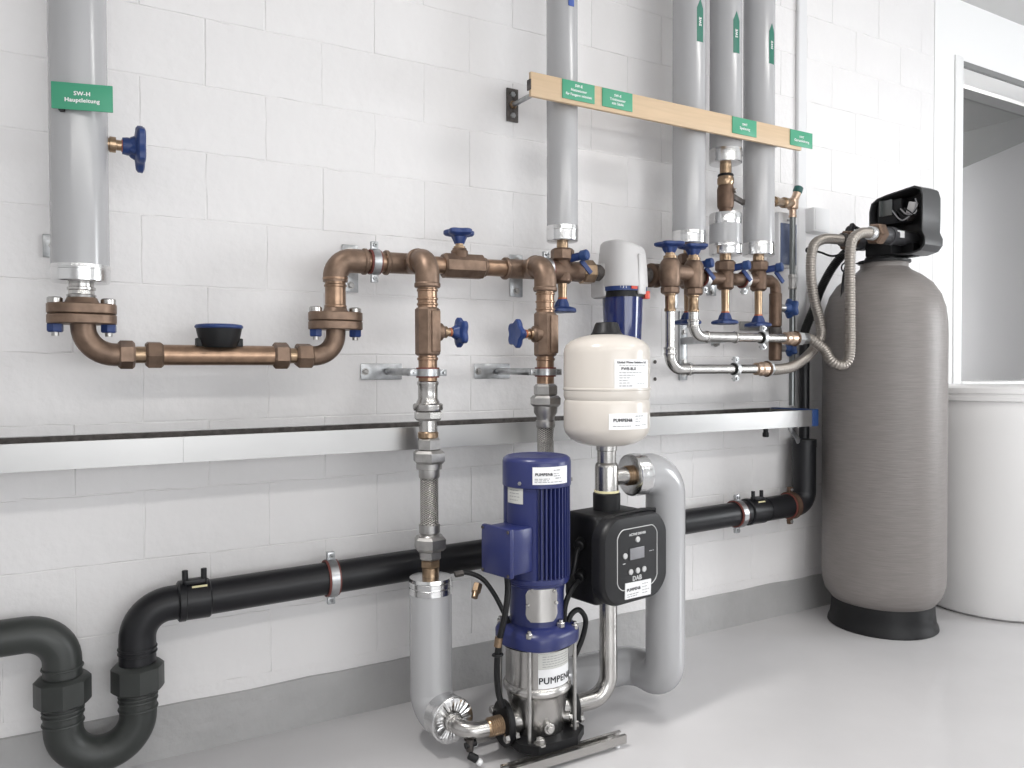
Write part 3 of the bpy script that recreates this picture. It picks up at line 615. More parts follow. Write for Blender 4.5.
put(M().tube([cp(fx - .122, -.07, .112), cp(fx - .107, -.085, .128), cp(fx - .06, -.10, .142), cp(fx + .04, -.10, .148), cp(fx + .108, -.10, .142), cp(fx + .116, -.09, .126)], .006, 8), 'cover_lip', BLACK, ct)
ol = [cp(fx + x, -.1228, z + .004) for x, z in rrect(.176, .180, .022, 6, .012)]; put(M().tube(ol + [ol[0]], .0015, 6, False), 'panel_outline', BUTT, cov)
fp = flat(cp(fx, -.1226, 0), cm @ V((1, 0, 0)), (0, 0, 1))
lettering([('ACTIVE DRIVER', 0, .079, .0075), ('DAB', -.002, -.0615, .0150)], fp, BUTT, cov, bold=.0011)
put(M().box(cp(fx - .004, -.124, .018), (.066, .004, .036), cm, .001), 'display', LCD, cov)
for x, z in ((.0, .061), (-.058, .016), (-.032, -.038), (0, -.038), (.030, -.038)): put(M().cyl(cp(fx + x, -.120, z), cp(fx + x, -.1265, z), .0092, 20, .0015), 'button', BUTT, cov)
strokes([(.056, .078, .016, .002), (-.068, -.056, -.008, .003)], fp, BUTT, cov)
lbp = M().box(cp(fx + .000, -.1245, -.097), (.120, .003, .050), cm @ Matrix.Rotation(rad(2), 3, 'Y')); lb = put(lbp, 'label', LABEL, cov, label='white sticker on the controller')
fp2 = flat(cp(fx + .000, -.1263, -.097), cm @ V((1, 0, 0)), (0, 0, 1)); lettering([('PUMPEN&', -.022, .004, .0098)], fp2, INKB, ct, 'sticker_lettering', bold=.0006)
strokes([(-.052, .0, -.010, .0025), (-.052, -.006, -.017, .0025), (.018, .045, .014, .0025), (.018, .04, .004, .0022), (.018, .05, -.006, .0022), (.018, .042, -.015, .0022)], fp2, INKG, ct)
for z in (.055, -.045): put(M().cyl(cp(-.118, -.005, z), cp(-.152, -.02, z - .01), .017, 16, .003).hex(cp(-.112, -.002, z), cp(-.124, -.006, z - .002), .021), 'cable_gland', BLACK, ct)
put(M().cyl((OX, OY, .715), (OX, OY, .776), .045, 32, .004), 'collar', BLACK, ct); put(M().cyl((OX, OY, .774), (OX, OY, .783), .041, 32, .001), 'collar_seal', YELW, ct)
tp = thing('outlet_tee', 'stainless tee above the controller, branching right to the insulated pipe', 'pipe', (OX, OY, .77))
put(M().rev((OX, OY, .776), (0, 0, 1), [(0, .0385), (.084, .0385), (.092, .036), (.098, .031), (.136, .031), (.138, .034), (.158, .034)], 32), 'tee_body', STEEL, tp)
put(M().rev((OX, OY, .824), (1, 0, 0), [(.02, .029), (.078, .029)], 28), 'branch', STEEL, tp)
put(M().rev((OX, OY, .824), (1, 0, 0), [(.074, .030)] + [(.078 + .004 * i, .0335 if i % 2 else .030) for i in range(15)] + [(.138, .028)], 28), 'threaded_sleeve', BRASS, tp)
ev = thing('expansion_vessel', 'cream round pressure vessel with black cap standing over the controller', 'vessel', (OX, OY, .92))
put(M().rev((OX, OY, .928), (0, 0, 1), [(0, .032), (.004, .066), (.012, .096), (.026, .122), (.044, .135), (.062, .1405), (.139, .1405), (.147, .1385), (.152, .1365), (.157, .1385), (.165, .1405), (.183, .1405), (.185, .1425), (.190, .1425), (.192, .1405), (.303, .1405), (.318, .1385), (.331, .132), (.343, .118), (.353, .096), (.361, .066), (.366, .03)], 64), 'shell', CREAM, ev)
put(M().rev((OX, OY, 1.290), (0, 0, 1), [(0, .052), (.004, .052), (.010, .047), (.036, .038), (.041, .034), (.042, .01)], 32), 'valve_cap', DARKG, ev)
lb, fn = curved_label(ev, (OX, OY), .1410, -89, 1.164, .140, .090)
lettering([('Global Water Solutions Ltd.', -.004, .036, .0068), ('PWB-8LX', -.022, .016, .0088)], fn, INKB, lb, bold=.0004)
strokes([(-.055, .050, .027, .002), (-.055, .030, .004, .0022), (-.055, .0, -.004, .0022), (-.055, -.02, -.012, .0022), (-.055, -.025, -.020, .0022), (-.055, -.02, -.028, .0022), (-.055, -.01, -.037, .003), (.01, .045, -.03, .0018)], fn, INKG, lb)
lb, fn = curved_label(ev, (OX, OY), .1410, -93, 1.016, .155, .050)
lettering([('PUMPEN&', -.032, .004, .0100)], fn, INKB, lb, bold=.0006)
strokes([(-.065, -.005, -.014, .0025), (.012, .05, .016, .003), (.012, .04, .007, .0022), (.012, .035, -.001, .0022), (.012, .034, -.013, .003), (.042, .065, -.012, .002)], fn, INKG, lb)
ri = thing('insulated_pipe', 'grey insulated return pipe with foil end looping down right of the controller', 'pipe', (1.80, -.5, 0))
put(M().tube(fil([(1.670, OY, .826), (1.797, OY, .826), (1.797, OY, .104), (1.797, -.345, .106), (1.43, -.345, .110), (1.43, -.335, .27)], [.078, .070, .068, .070, .068], 12)[:-1] + [V((1.43, -.333, .27))], .0675, 40), 'insulation', INSUL, ri)
put(M().rev((1.640, OY, .825), (1, 0, 0), [(.004, .030), (.0, .062), (.003, .0695), (.012, .0710), (.020, .0695), (.024, .0710), (.052, .0695)], 48, rf=lambda a, t_, r: 1 + .005 * sin(19 * a)), 'foil_cuff', FOIL, ri, label='round foil end cap')

# ---------------------------------------------------------------- middle riser with filter
def foilpipe(label, x, r, zb, cuff): return insulated(label, x, -.2, r, zb, cuff)
P2 = foilpipe('slim grey insulated pipe above the water filter, behind the left end of the wooden strip', 1.587, .0565, 1.640, .058)
put(M().box((1.588, -.2575, 2.522), (.024, .003, .10), bev=.0008), 'arrow_sticker', BLUST, P2, label='blue sticker near the top edge')
put(M().cyl((1.587, -.2, 1.60), (1.587, -.2, 1.645), .021, 20), 'tube', BRASS, P2)
def drainvalve(label, x, ztop, zw, knob=True, parts=True, Rw=.053):
    v = thing('drain_valve', label, 'valve', (x, -.2, zm(x)), 0, 'angle valves with drain wheel')
    put(M().hex((x, -.2, ztop - .045), (x, -.2, ztop), .043, .2, 8), 'union_nut', BRONZE, v)
    put(M().rev((x, -.2, zm(x) - .045), (0, 0, 1), [(0, .026), (.008, .034), (.06, .036), (ztop - .04 - zm(x) + .045, .030)], 24), 'valve_body', BRONZED, v)
    put(M().rev((x, -.2, zw + .03), (0, 0, 1), [(0, .0155), (.03, .016), (zm(x) - .075 - zw, .017), (zm(x) - .073 - zw, .024), (zm(x) - .045 - zw, .024)], 20), 'drain_stem', BRASS, v)
    put(M().cyl((x, -.2, zw + .022), (x, -.2, zw + .040), .0172, 20), 'seal_ring', ORNG, v)
    handwheel(v, (x, -.2, zw), (0, 0, -1), Rw, hub=.034, th=.014)
    if knob:
        k0 = V((x + .02, -.225, zm(x) + .045)); d = V((.45, -.85, .12)).normalized()
        put(M().cyl(k0, k0 + d * .045, .0145, 16), 'knob_stem', BLUE, v); put(M().cyl(k0 + d * .040, k0 + d * .070, .0195, 20, .004), 'knob', BLUEC, v)
        put(M().bar(k0 + d * .03 + V((.012, 0, -.012)), k0 + d * .03 + V((.05, -.01, -.058)), .018, .008, up=(0, -1, 0), bev=.002), 'lever', BLUE, v)
    return v
v2 = drainvalve('bronze drain valve with blue wheel below, left of the water filter', 1.587, 1.618, 1.400)
put(M().rev((1.49, -.2, zm(1.49)), (1, 0, .02), [(0, .034), (.01, .035), (.17, .037), (.18, .035)], 24), 'cross_body', BRONZED, v2)
nut(v2, (1.665, -.2, zm(1.67) + .001), (1.722, -.2, zm(1.72) + .001), .045, BRASS, 'union_nut', .3, 8)
pipe(v2, (1.715, -.2, zm(1.72)), (1.80, -.2, zm(1.8)), .030, DRUST, 'threaded_nipple')
FX, FY = 1.843, -.225
wf = thing('water_filter', 'water filter with light grey hood and dark blue bowl', 'filter', (FX, FY, 1.3))
def sup(c, a, b_, z, n=40, e=.72, tilt=0): return [V((c[0] + a * math.copysign(abs(cos(q)) ** e, cos(q)), c[1] + b_ * math.copysign(abs(sin(q)) ** e, sin(q)), z + tilt * math.copysign(abs(cos(q)) ** e, cos(q)))) for q in [2 * pi * i / n for i in range(n)]]
hdm = M().rings([sup((FX, FY), a, b_, z, tilt=tl) for a, b_, z, tl in ((.086, .083, 1.486, 0), (.088, .085, 1.492, 0), (.084, .081, 1.58, -.004), (.079, .076, 1.626, -.012), (.076, .073, 1.638, -.014), (.069, .066, 1.645, -.014), (.03, .03, 1.648, -.007))]); hood = put(hdm, 'hood', HOODG, wf)
put(M().box((FX - .066, FY + .040, 1.512), (.050, .09, .130), bev=.012), 'port_cover', HOODG, wf)
put(M().box((FX + .030, FY - .076, 1.532), (.044, .012, .150), Matrix.Rotation(rad(14), 3, 'Z'), .005), 'hood_flap', HOODG, wf)
put(M().rings([sup((FX, FY), .084, .081, z) for z in (1.470, 1.490)]), 'setting_ring', BLUE, wf); put(M().rings([sup((FX, FY), .081, .078, z, e=.9) for z in (1.448, 1.471)]), 'clamp_ring', BLACK, wf)
put(M().box((FX - .01, FY - .0815, 1.480), (.026, .006, .010)), 'setting_mark', RED, wf); put(M().box((FX + .070, FY - .052, 1.458), (.024, .022, .030), bev=.003), 'pull_tab', RED, wf)
lettering([('1  3  5', -.05, 0, .008)], flat((FX - .01, FY - .0822, 1.480), (1, 0, 0), (0, 0, 1)), INKW, wf)
bw_ = M().rev((FX, FY, 1.20), (0, 0, 1), [(0, .03), (.004, .05), (.02, .062), (.06, .068), (.20, .074), (.255, .076)], 40, rf=lambda a, t_, r: 1 + .010 * cos(16 * a) * (1 if r > .06 else 0)); put(bw_, 'bowl', BOWL, wf)
put(M().rev((1.93, -.2, zm(1.93)), (1, 0, .02), [(0, .030), (.07, .030)], 24), 'outlet_port', DRUST, wf)

# ---------------------------------------------------------------- softener connection block
cb = thing('connection_block', 'bronze connection block with two blue handwheels on top, right of the water filter', 'valve', (2.0, -.24, 1.53))
zc = 1.547; byy = -.25
put(M().rev((1.990, -.205, zm(1.99)), (1, 0, 0), [(0, .040), (.004, .047), (.018, .047), (.020, .042), (.030, .042), (.032, .047), (.042, .047), (.044, .036), (.20, .034)], 32), 'flanged_inlet', BRONZED, cb)
for x in (2.030, 2.150):
    put(M().rev((x, byy - .03, zc - .052), (0, 0, 1), [(0, .034), (.006, .037), (.030, .039), (.087, .039), (.098, .034), (.107, .027)], 28), 'valve_body', BRONZE, cb)
    put(M().cyl((x, byy - .03, zc), (x, -.2, zc), .036, 20), 'bridge', BRONZE, cb)
    put(M().rev((x, byy - .03, zc + .056), (0, 0, 1), [(0, .026), (.010, .026), (.012, .019), (.026, .019)], 20), 'gland', BRASS, cb); put(M().cyl((x, byy - .03, zc + .080), (x, byy - .03, zc + .086), .0175, 20), 'seal_ring', ORNG, cb)
    handwheel(cb, (x, byy - .03, zc + .104), (0, 0, 1), .056, hub=.028, th=.014)
    put(M().hex((x, byy - .03, zc - .080), (x, byy - .03, zc - .050), .036, .2, 8), 'union_nut', BRONZE, cb)
put(M().cyl((2.03, byy - .03, zc + .005), (2.15, byy - .03, zc + .005), .030, 20), 'bridge_tube', BRONZE, cb)
P3 = foilpipe('grey insulated pipe rising behind the two blue handwheels of the connection block', 2.200, .066, 1.677, .054)
P4 = foilpipe('grey insulated pipe cut short above a bronze ball valve, second from the right', 2.402, .0655, 2.027, .060)
P5 = foilpipe('rightmost grey insulated pipe, beside the thin grey steel pipe', 2.597, .0655, 1.660, .056)
for P, x, z, lb in ((P3, 2.200, 2.551, 'SWE'), (P4, 2.402, 2.547, 'SWE'), (P5, 2.597, 2.542, 'SWE')):
    a0 = -93 if P is P3 else (-96 if P is P4 else -87); r = .0655 + .0012; yo = -.2
    fn = onc((x, yo), r, rad(a0), z); fi_ = onc((x, yo), r - .003, rad(a0), z); pts = [(-.016, -.083), (.016, -.083), (.016, .048), (.0, .085), (-.016, .048)]
    m_ = M(); xs_ = [-.016 + .032 * k / 8 for k in range(9)]; tp_ = [.085 - .037 * abs(q) / .016 for q in xs_]; o0 = [fn(q, -.083) for q in xs_]; m_.rings([o0, [fn(q, t_) for q, t_ in zip(xs_, tp_)], [fi_(q, t_) for q, t_ in zip(xs_, tp_)], [fi_(q, -.083) for q in xs_], o0], False, False, False); sk = put(m_, 'arrow_sticker', GREEND, P, label='dark green flow arrow sticker')
    fr_ = onc((x, yo), r + .0006, rad(a0), z); lettering([(lb, 0, 0, .012)], lambda a, b_, g=fr_: g(-b_, a - .005), INKW, sk, bold=.0005)
put(M().cyl((2.200, -.2, 1.64), (2.200, -.2, 1.69), .022, 20), 'tube', BRASS, P3)
v3 = drainvalve('bronze drain valve hidden behind the connection block, its blue wheel showing below', 2.196, 1.642, 1.372, knob=True)
put(M().rev((2.14, -.2, zm(2.14)), (1, 0, .02), [(0, .029), (.09, .029)], 24), 'side_tube', COPPER, v3)
sh = thing('insulated_sleeve', 'short grey insulated pipe piece with foil at both ends under the ball valve', 'pipe', (2.402, -.2, 1.7))
put(M().rev((2.402, -.2, 1.697), (0, 0, 1), [(0, .0655), (.085, .0655)], 40), 'insulation', INSUL, sh)
for z0 in (1.649, 1.778): put(M().rev((2.402, -.2, z0), (0, 0, 1), [(0, .03), (.002, .064), (.006, .067), (.034, .067), (.036, .068), (.040, .068), (.048, .067), (.050, .064), (.052, .03)] if z0 < 1.7 else [(0, .066), (.006, .067), (.036, .067), (.045, .065), (.047, .03)], 40), 'foil_cuff', FOIL, sh)
bv = thing('ball_valve', 'bronze ball valve with dark lever between two foil cuffs', 'valve', (2.402, -.2, 1.93))
put(M().rev((2.402, -.2, 1.824), (0, 0, 1), [(0, .026), (.034, .026), (.022, .031), (.034, .034), (.100, .035), (.118, .030)], 24), 'valve_body', BRONZED, bv)
put(M().rev((2.402, -.2, 1.938), (0, 0, 1), [(0, .029), (.012, .034), (.030, .034), (.040, .030)], 24), 'collar', BRASS, bv); put(M().torus((2.402, -.2, 1.982), (0, 0, 1), .026, .007, 24, 8), 'seal', BLACK, bv); put(M().cyl((2.402, -.2, 1.985), (2.402, -.2, 2.03), .024, 20), 'tube', BRASS, bv)
put(M().cyl((2.420, -.234, 1.915), (2.422, -.243, 1.915), .010, 16), 'screw', STEEL, bv); put(M().bar((2.43, -.2, 1.905), (2.52, -.19, 1.882), .014, .022, up=(0, 0, 1), bev=.003), 'lever', DRUST, bv)
put(M().cyl((2.402, -.2, 1.63), (2.402, -.2, 1.67), .024, 20), 'tube', BRASS, sh); put(M().cyl((2.597, -.2, 1.63), (2.597, -.2, 1.675), .024, 20), 'tube', BRASS, P5)
v4 = drainvalve('bronze drain valve under the short insulated piece, between two red lined clamps', 2.402, 1.628, 1.378)
put(M().rev((2.24, -.2, zm(2.24)), (1, 0, .02), [(0, .026), (.30, .026)], 24), 'cross_tube', BRONZED, v4)
v5 = drainvalve('bronze drain valve under the rightmost insulated pipe', 2.597, 1.640, 1.372)
put(M().rev((2.52, -.2, zm(2.52)), (1, 0, .02), [(0, .027), (.15, .027)], 24), 'cross_tube', BRONZED, v5)
put(M().tube(fil([(2.63, -.2, zm(2.63)), (2.702, -.2, zm(2.7)), (2.702, -.2, 1.50)], .035, 8), .023, 20), 'elbow', BRONZED, v5)
clamp('small red lined clamp on the header right of the connection block', 'header clamps', (2.285, -.2, zm(2.285)), (1, 0, 0), .029, (2.285, 0, zm(2.28) - .02), plate_sz=(.056, .18), bw=.02, ring=ZINC)
clamp('small red lined clamp between the last two insulated pipes', 'header clamps', (2.510, -.2, zm(2.51)), (1, 0, 0), .029, (2.510, 0, zm(2.51)), plate_sz=(.056, .10), bw=.02, ring=ZINC)
for zc, lb in ((1.445, 'blue knob valve on the vertical branch right of the last drain valve'), (1.268, 'lower blue knob valve in front of the thin grey pipe')):
    v = thing('check_valve', lb, 'valve', (2.702, -.2, zc), 0, 'branch valves')
    put(M().rev((2.702, -.2, zc - .085), (0, 0, 1), [(0, .022), (.006, .027), (.145, .027), (.150, .022), (.165, .022)] if zc > 1.4 else [(.03, .022), (.036, .028), (.115, .028), (.12, .022)], 20), 'valve_body', BRONZED, v)
    if zc > 1.4: put(M().rev((2.702, -.2, zc - .125), (0, 0, 1), [(0, .026), (.02, .028), (.036, .026), (.042, .02)], 20), 'end_nut', DRUST, v)
    put(M().cyl((2.722, -.2, zc), (2.755, -.2, zc), .016, 16), 'gland', STEELD, v)
    handwheel(v, (2.792, -.2, zc), (1, 0, 0), .042 if zc > 1.4 else .034, BLUEC, hub=.034, th=.016)
pipe(v, (2.702, -.2, zc + .03), (2.702, -.2, zc + .06), .02, BRONZED, 'tube')
# thin steel pipe with angle valve
tpz = -.125; tx = 2.898
th = thing('thin_pipe', 'thin grey steel pipe with press coupling, right of the insulated pipes', 'pipe', (tx, tpz, 1.0))
put(M().cyl((tx, tpz, 1.010), (tx, tpz, 1.880), .0135, 16), 'tube', PIPEG, th)
put(M().rev((tx, tpz, 1.54), (0, 0, 1), [(0, .0145), (.003, .0185), (.012, .0185), (.015, .016), (.05, .016), (.053, .0185), (.066, .0185), (.07, .0145)], 16), 'press_coupling', STEELD, th)
av = thing('angle_valve', 'small pale brass angle valve with dark green cap atop the thin pipe', 'valve', (tx, tpz, 1.89))
put(M().rev((tx, tpz, 1.868), (0, 0, 1), [(0, .018), (.010, .018), (.012, .015), (.034, .015), (.040, .024), (.070, .026), (.085, .020), (.090, .012)], 20), 'valve_body', PINKB, av)
put(M().cyl((tx, tpz, 1.925), (tx + .02, tpz - .01, 1.985), .018, 16, .003), 'bonnet', PINKB, av); put(M().cyl((tx + .018, tpz - .009, 1.980), (tx + .027, tpz - .013, 2.008), .021, 16, .004), 'cap', GRNCAP, av)
put(M().rev((2.672, -.2, 1.905), V((tx, tpz, 1.930)) - V((2.672, -.2, 1.905)), [(0, .016), (.025, .016), (.027, .022), (.055, .022), (.058, .017), (.13, .017), (.135, .024), (.165, .024), (.17, .018), (.225, .018)], 20), 'side_arm', BRASS, av)

# ---------------------------------------------------------------- stainless lines to the softener
def sline(label, x, zt, zl, xe, ycp=-.28):
    t = thing('stainless_pipe', label, 'pipe', (x, ycp, zl), 0, 'stainless softener lines')
    return t
la = sline('lower stainless pipe dropping from the connection block and running right', 2.03, 1.44, 1.180, 2.5)
yl = -.28
put(M().tube(fil([(2.03, yl, 1.470), (2.03, yl, 1.178), (2.52, yl, 1.178)], .055, 10), .0185, 20), 'tube', STEEL, la)
put(M().rev((2.03, yl, 1.398), (0, 0, 1), [(0, .017), (.003, .022), (.012, .022), (.016, .0195), (.062, .0195), (.066, .023), (.076, .023)], 20), 'press_fitting', BRASS, la)
put(M().tube(fil([(2.03, yl, 1.262), (2.03, yl, 1.178), (2.125, yl, 1.178)], .055, 10), .0215, 20), 'elbow', STEEL, la)
for p, d in (((2.03, yl, 1.258), (0, 0, 1)), ((2.03, yl, 1.236), (0, 0, 1)), ((2.122, yl, 1.178), (1, 0, 0))): collar(la, p, d, .0245, .010, STEEL)
lb_ = sline('upper stainless pipe from the connection block, running right to the white hose', 2.15, 1.44, 1.31, 2.68)
put(M().tube(fil([(2.15, yl, 1.470), (2.15, yl, 1.306), (2.70, yl, 1.308)], .05, 10), .0185, 20), 'tube', STEEL, lb_)
put(M().rev((2.15, yl, 1.400), (0, 0, 1), [(0, .017), (.003, .022), (.012, .022), (.016, .0195), (.058, .0195), (.062, .023), (.072, .023)], 20), 'press_fitting', BRASS, lb_)
put(M().tube(fil([(2.15, yl, 1.372), (2.15, yl, 1.306), (2.225, yl, 1.306)], .05, 10), .0215, 20), 'elbow', STEEL, lb_)
put(M().tube([(2.21, yl, 1.3062), (2.38, yl, 1.307)], .0205, 20), 'sleeve', STEELD, lb_)
for p, d in (((2.15, yl, 1.368), (0, 0, 1)), ((2.15, yl, 1.345), (0, 0, 1)), ((2.218, yl, 1.306), (1, 0, 0)), ((2.375, yl, 1.307), (1, 0, 0))): collar(lb_, p, d, .0245, .010, STEEL)
for par, x0, z in ((la, 2.492, 1.178), (lb_, 2.664, 1.308)):
    put(M().rev((x0, yl, z), (1, 0, 0), [(0, .020), (.004, .026), (.022, .026), (.026, .023), (.032, .029), (.060, .029), (.066, .024)], 24), 'brass_coupling', PINKB, par); put(M().torus((x0 + .068, yl, z), (1, 0, 0), .027, .007, 24, 8), 'gasket', BRONZED, par)
for c_, w__, lb in (((2.378, yl, 1.178), (2.378, 0, 1.178), 'white zinc clamp with rubber liner on the lower stainless pipe'), ((2.535, yl, 1.3078), (2.535, 0, 1.3078), 'white zinc clamp with rubber liner on the upper stainless pipe')):
    clamp(lb, 'stainless line clamps', c_, (1, 0, 0), .0185, w__, 'v', liner=RUBBER, ring=ZINC, plate_sz=(.05, .05), bw=.018)
cs = thing('wall_console', 'perforated galvanised wall rail behind the vertical stainless pipes', 'bracket', (2.34, -.0068, 1.27))
put(M().box((2.34, -.0125, 1.28), (.042, .011, .30), bev=.002), 'rail', GALV, cs)
for z in (1.16, 1.21, 1.34, 1.385): put(M().hex((2.34, -.026, z), (2.34, -.017, z), .010).band((2.34, -.019, z), (0, 1, 0), .006, .015, .003, 14), 'screw', STEELD, cs)
put(M().bar((2.34, -.017, 1.300), (2.34, -.25, 1.300), .03, .03, bev=.002), 'arm', GALV, cs)
cs = thing('wall_console', 'short dark galvanised wall rail behind the lower blue drain wheels', 'bracket', (2.785, -.0068, 1.375))
put(M().box((2.785, -.013, 1.375), (.20, .012, .042), bev=.002), 'rail', STEELD, cs)
for x in (2.71, 2.74, 2.86): put(M().hex((x, -.028, 1.375), (x, -.018, 1.375), .009), 'screw', GALV, cs)
for z in (1.209, 1.136):
    t = thing('wall_plug', 'dark empty drill hole in the wall right of the cream vessel, %s one' % ('upper' if z > 1.2 else 'lower'), 'hole', (2.188, -.0068, z))
    put(M().band((2.188, -.0075, z), (0, 1, 0), .003, .008, .002, 14).cyl((2.188, -.0078, z), (2.188, -.006, z), .005, 10), 'rim', DRUST, t)
# corrugated hoses
def corr(label, pts, r=.021):
    t = thing('corrugated_hose', label, 'hose', pts[0], 0, 'corrugated hoses'); p = resample(spl(pts, 14), .0028)
    put(M().tube(p, r, 16, True, lambda i, s_: r * (1.09 if i % 4 in (1, 2) else .95)), 'hose', HOSEM, t, sharp=60); return t, p
h1, p1 = corr('corrugated steel hose from the lower pipe curving up behind the other hose', [(2.575, yl, 1.178), (2.63, yl, 1.176), (2.735, -.27, 1.190), (2.86, -.255, 1.245), (2.935, -.25, 1.32), (2.925, -.25, 1.40), (2.887, -.25, 1.50), (2.868, -.25, 1.62), (2.885, -.25, 1.718), (2.945, -.25, 1.754), (3.02, -.25, 1.762), (3.095, -.25, 1.763)])
h2, p2 = corr('corrugated steel hose looping low in front of the grey softener tank', [(2.80, yl, 1.309), (2.825, -.29, 1.306), (2.858, -.33, 1.262), (2.862, -.36, 1.215), (2.880, -.385, 1.193), (2.908, -.40, 1.200), (2.922, -.41, 1.25), (2.915, -.415, 1.42), (2.905, -.42, 1.60), (2.907, -.42, 1.675), (2.922, -.42, 1.728), (2.975, -.42, 1.758), (3.035, -.42, 1.764)])
nut(h1, (2.553, yl, 1.178), (2.588, yl, 1.178), .029, ZINC, 'union_nut', .2); nut(h2, (2.735, yl, 1.309), (2.775, yl, 1.309), .030, ZINC, 'union_nut', .2); put(M().cyl((2.772, yl, 1.309), (2.806, yl, 1.309), .024, 20, .002), 'ferrule', GALV, h2)

# ---------------------------------------------------------------- drip tray and waste pipe
dt = thing('drip_tray', 'long stainless drip tray fixed along the wall under the pipes', 'tray', (1.0, -.12, .93))
xl, xr = -1.5, 2.893; R = []
for x in (xl, xr): R.append([V((x, yy_, z)) for yy_, z in ((-.0072, .922), (-.240, .922), (-.240, .994), (-.228, .994), (-.228, .991), (-.238, .991), (-.238, .926), (-.0092, .926), (-.0092, .996), (-.0072, .996))])
put(M().rings(R), 'trough', TRAYM, dt, sharp=20)
put(M().box((1.0 - .3, -.0105, .961), (4.36, .002, .066)), 'back_shade', DRUST, dt)  # dark sheet paints in the shade on the trough's inner back
put(M().box((.7, -.12, .9285), (4.36, .20, .002)), 'base_shade', DRUST, dt)  # same painted shade laid over the trough bottom
put(M().box((2.914, -.124, .959), (.042, .236, .076), bev=.003), 'end_cap', BLUEC, dt, label='blue plastic end cap')
put(M().box((2.889, -.122, .958), (.004, .228, .066)), 'end_plate', TRAYM, dt)
for x in (.295, 1.75): put(M().box((x, -.2412, .958), (.004, .002, .070)), 'joint_strip', TRAYM, dt)
t = thing('tray_drain_stub', 'small black stub hanging under the right half of the drip tray', 'stub', (2.70, -.15, .88))
put(M().cyl((2.70, -.15, .925), (2.70, -.15, .895), .011, 12).cyl((2.70, -.15, .898), (2.70, -.15, .876), .014, 12, .003), 'stub', BLACK, t)
t = thing('drain_tube', 'short grey tube from the drip tray into the wide black socket', 'tube', (2.90, -.13, .9))
put(M().tube(spl([(2.865, -.14, .925), (2.875, -.14, .90), (2.91, -.13, .88), (2.945, -.12, .85), (2.965, -.112, .82)], 8), .011, 12), 'tube', GALV, t)
zw = lambda x: .500 + .0185 * (x - .32); WY = -.11; WR = .0515
wp = thing('waste_pipe', 'long black waste pipe running low along the wall', 'pipe', (1.5, WY, .5))
put(M().tube([(.35, WY, zw(.35)), (2.80, WY, zw(2.80))], WR, 32), 'pipe', PEBLK, wp)
put(M().tube(fil([(2.74, WY, zw(2.74)), (3.0, WY, zw(3.0)), (3.0, WY, .845)], .062, 10), .0535, 32), 'elbow', PEBLK, wp)
put(M().rev((3.0, WY, .815), (0, 0, 1), [(0, .055), (.034, .055), (.036, .024)], 32), 'socket', PEBLK, wp)
def efuse(x0, x1):
    xm = (x0 + x1) / 2
    put(M().rev((x0, WY, zw(xm)), (1, 0, 0), [(0, .054), (.004, .0595), (.020, .0595), (.022, .0575), (x1 - x0 - .004, .0575), (x1 - x0, .054)], 32), 'fusion_sleeve', PEBLK, wp)
    put(M().box((xm, WY - .02, zw(xm) + .060), (.056, .03, .014), bev=.003), 'terminal_block', PEBLK, wp)
    for s_ in (-1, 1): put(M().cyl((xm + s_ * .026, WY - .02, zw(xm) + .058), (xm + s_ * .026, WY - .02, zw(xm) + .094), .0085, 12, .001), 'terminal', PEBLK, wp)
    q = fil([(xm - .02, WY, 0), (xm, WY, 0)], .1, 1)
    a = rad(52); put(M().box((xm + .012, WY - .0575 * cos(a), zw(xm) + .0575 * sin(a)), (.042, .003, .006), Matrix.Rotation(-(pi / 2 - a), 3, 'X') if False else Matrix.Rotation(rad(-38), 3, 'X')), 'fusion_tag', YELW, wp)
efuse(.288, .378); efuse(2.62, 2.72)
tr = thing('siphon_trap', 'dark grey U shaped trap with two slip nuts at the lower left', 'trap', (.09, WY, .05))
put(M().tube(fil([(.30, WY, zw(.3)), (.181, WY, zw(.2)), (.181, WY, .33)], .088, 12), .0495, 32), 'elbow', PEBLK, tr)
put(M().tube(fil([(.181, WY, .34), (.181, WY, .103), (-.006, WY, .103), (-.006, WY, .34)], .0925, 14), .0495, 32), 'bend', PEGRN, tr)
put(M().tube(fil([(-.006, WY, .32), (-.006, WY, .468), (-.75, WY, .468)], .088, 12), .0485, 32), 'elbow', PEGRN, tr)
for x, m_ in ((.181, PEGRN), (-.006, PEGRN)):
    put(M().rev((x, WY, .262), (0, 0, 1), [(0, .060), (.006, .067), (.070, .067), (.078, .060), (.080, .052)], 24, rf=lambda a, t_, r: 1 + (.05 if int((a / (2 * pi)) * 24 + .5) % 3 == 0 and r > .06 else 0)), 'slip_nut', m_, tr)
    for z in (.236, .248, .212): put(M().torus((x, WY, z), (0, 0, 1), .0495, .004, 28, 8), 'bead', m_, tr)
for x, z0 in ((.181, .385), (.181, .372), (-.006, .365)): put(M().torus((x, WY, z0), (0, 0, 1), .0495, .0035, 28, 8), 'bead', PEBLK if x > .1 else PEGRN, tr)
for x, lb, r_ in ((.747, 'galvanised clamp with red liner on the waste pipe left of the floor insulation', GALV), (2.565, 'galvanised clamp on the waste pipe right of the insulated return pipe', GALV), (2.905, 'brownish clamp on the waste pipe next to the right elbow', BRONZED)):
    clamp(lb, 'waste pipe clamps', (x, WY, zw(x)), (1, 0, 0), .0535 if x > 2.8 else WR + .001, (x, 0, zw(x)), None, ring=r_, bw=.026)
bp = thing('drain_standpipe', 'thin black drain pipe rising from the wide socket past the tray end', 'pipe', (3.03, -.10, .84))
put(M().cyl((3.03, -.085, .80), (3.03, -.085, 1.34), .0235, 20), 'pipe', PEBLK, bp)
dh = thing('drain_hose', 'black ribbed drain hose from the softener head down into the standpipe', 'hose', (3.03, -.1, 1.3))
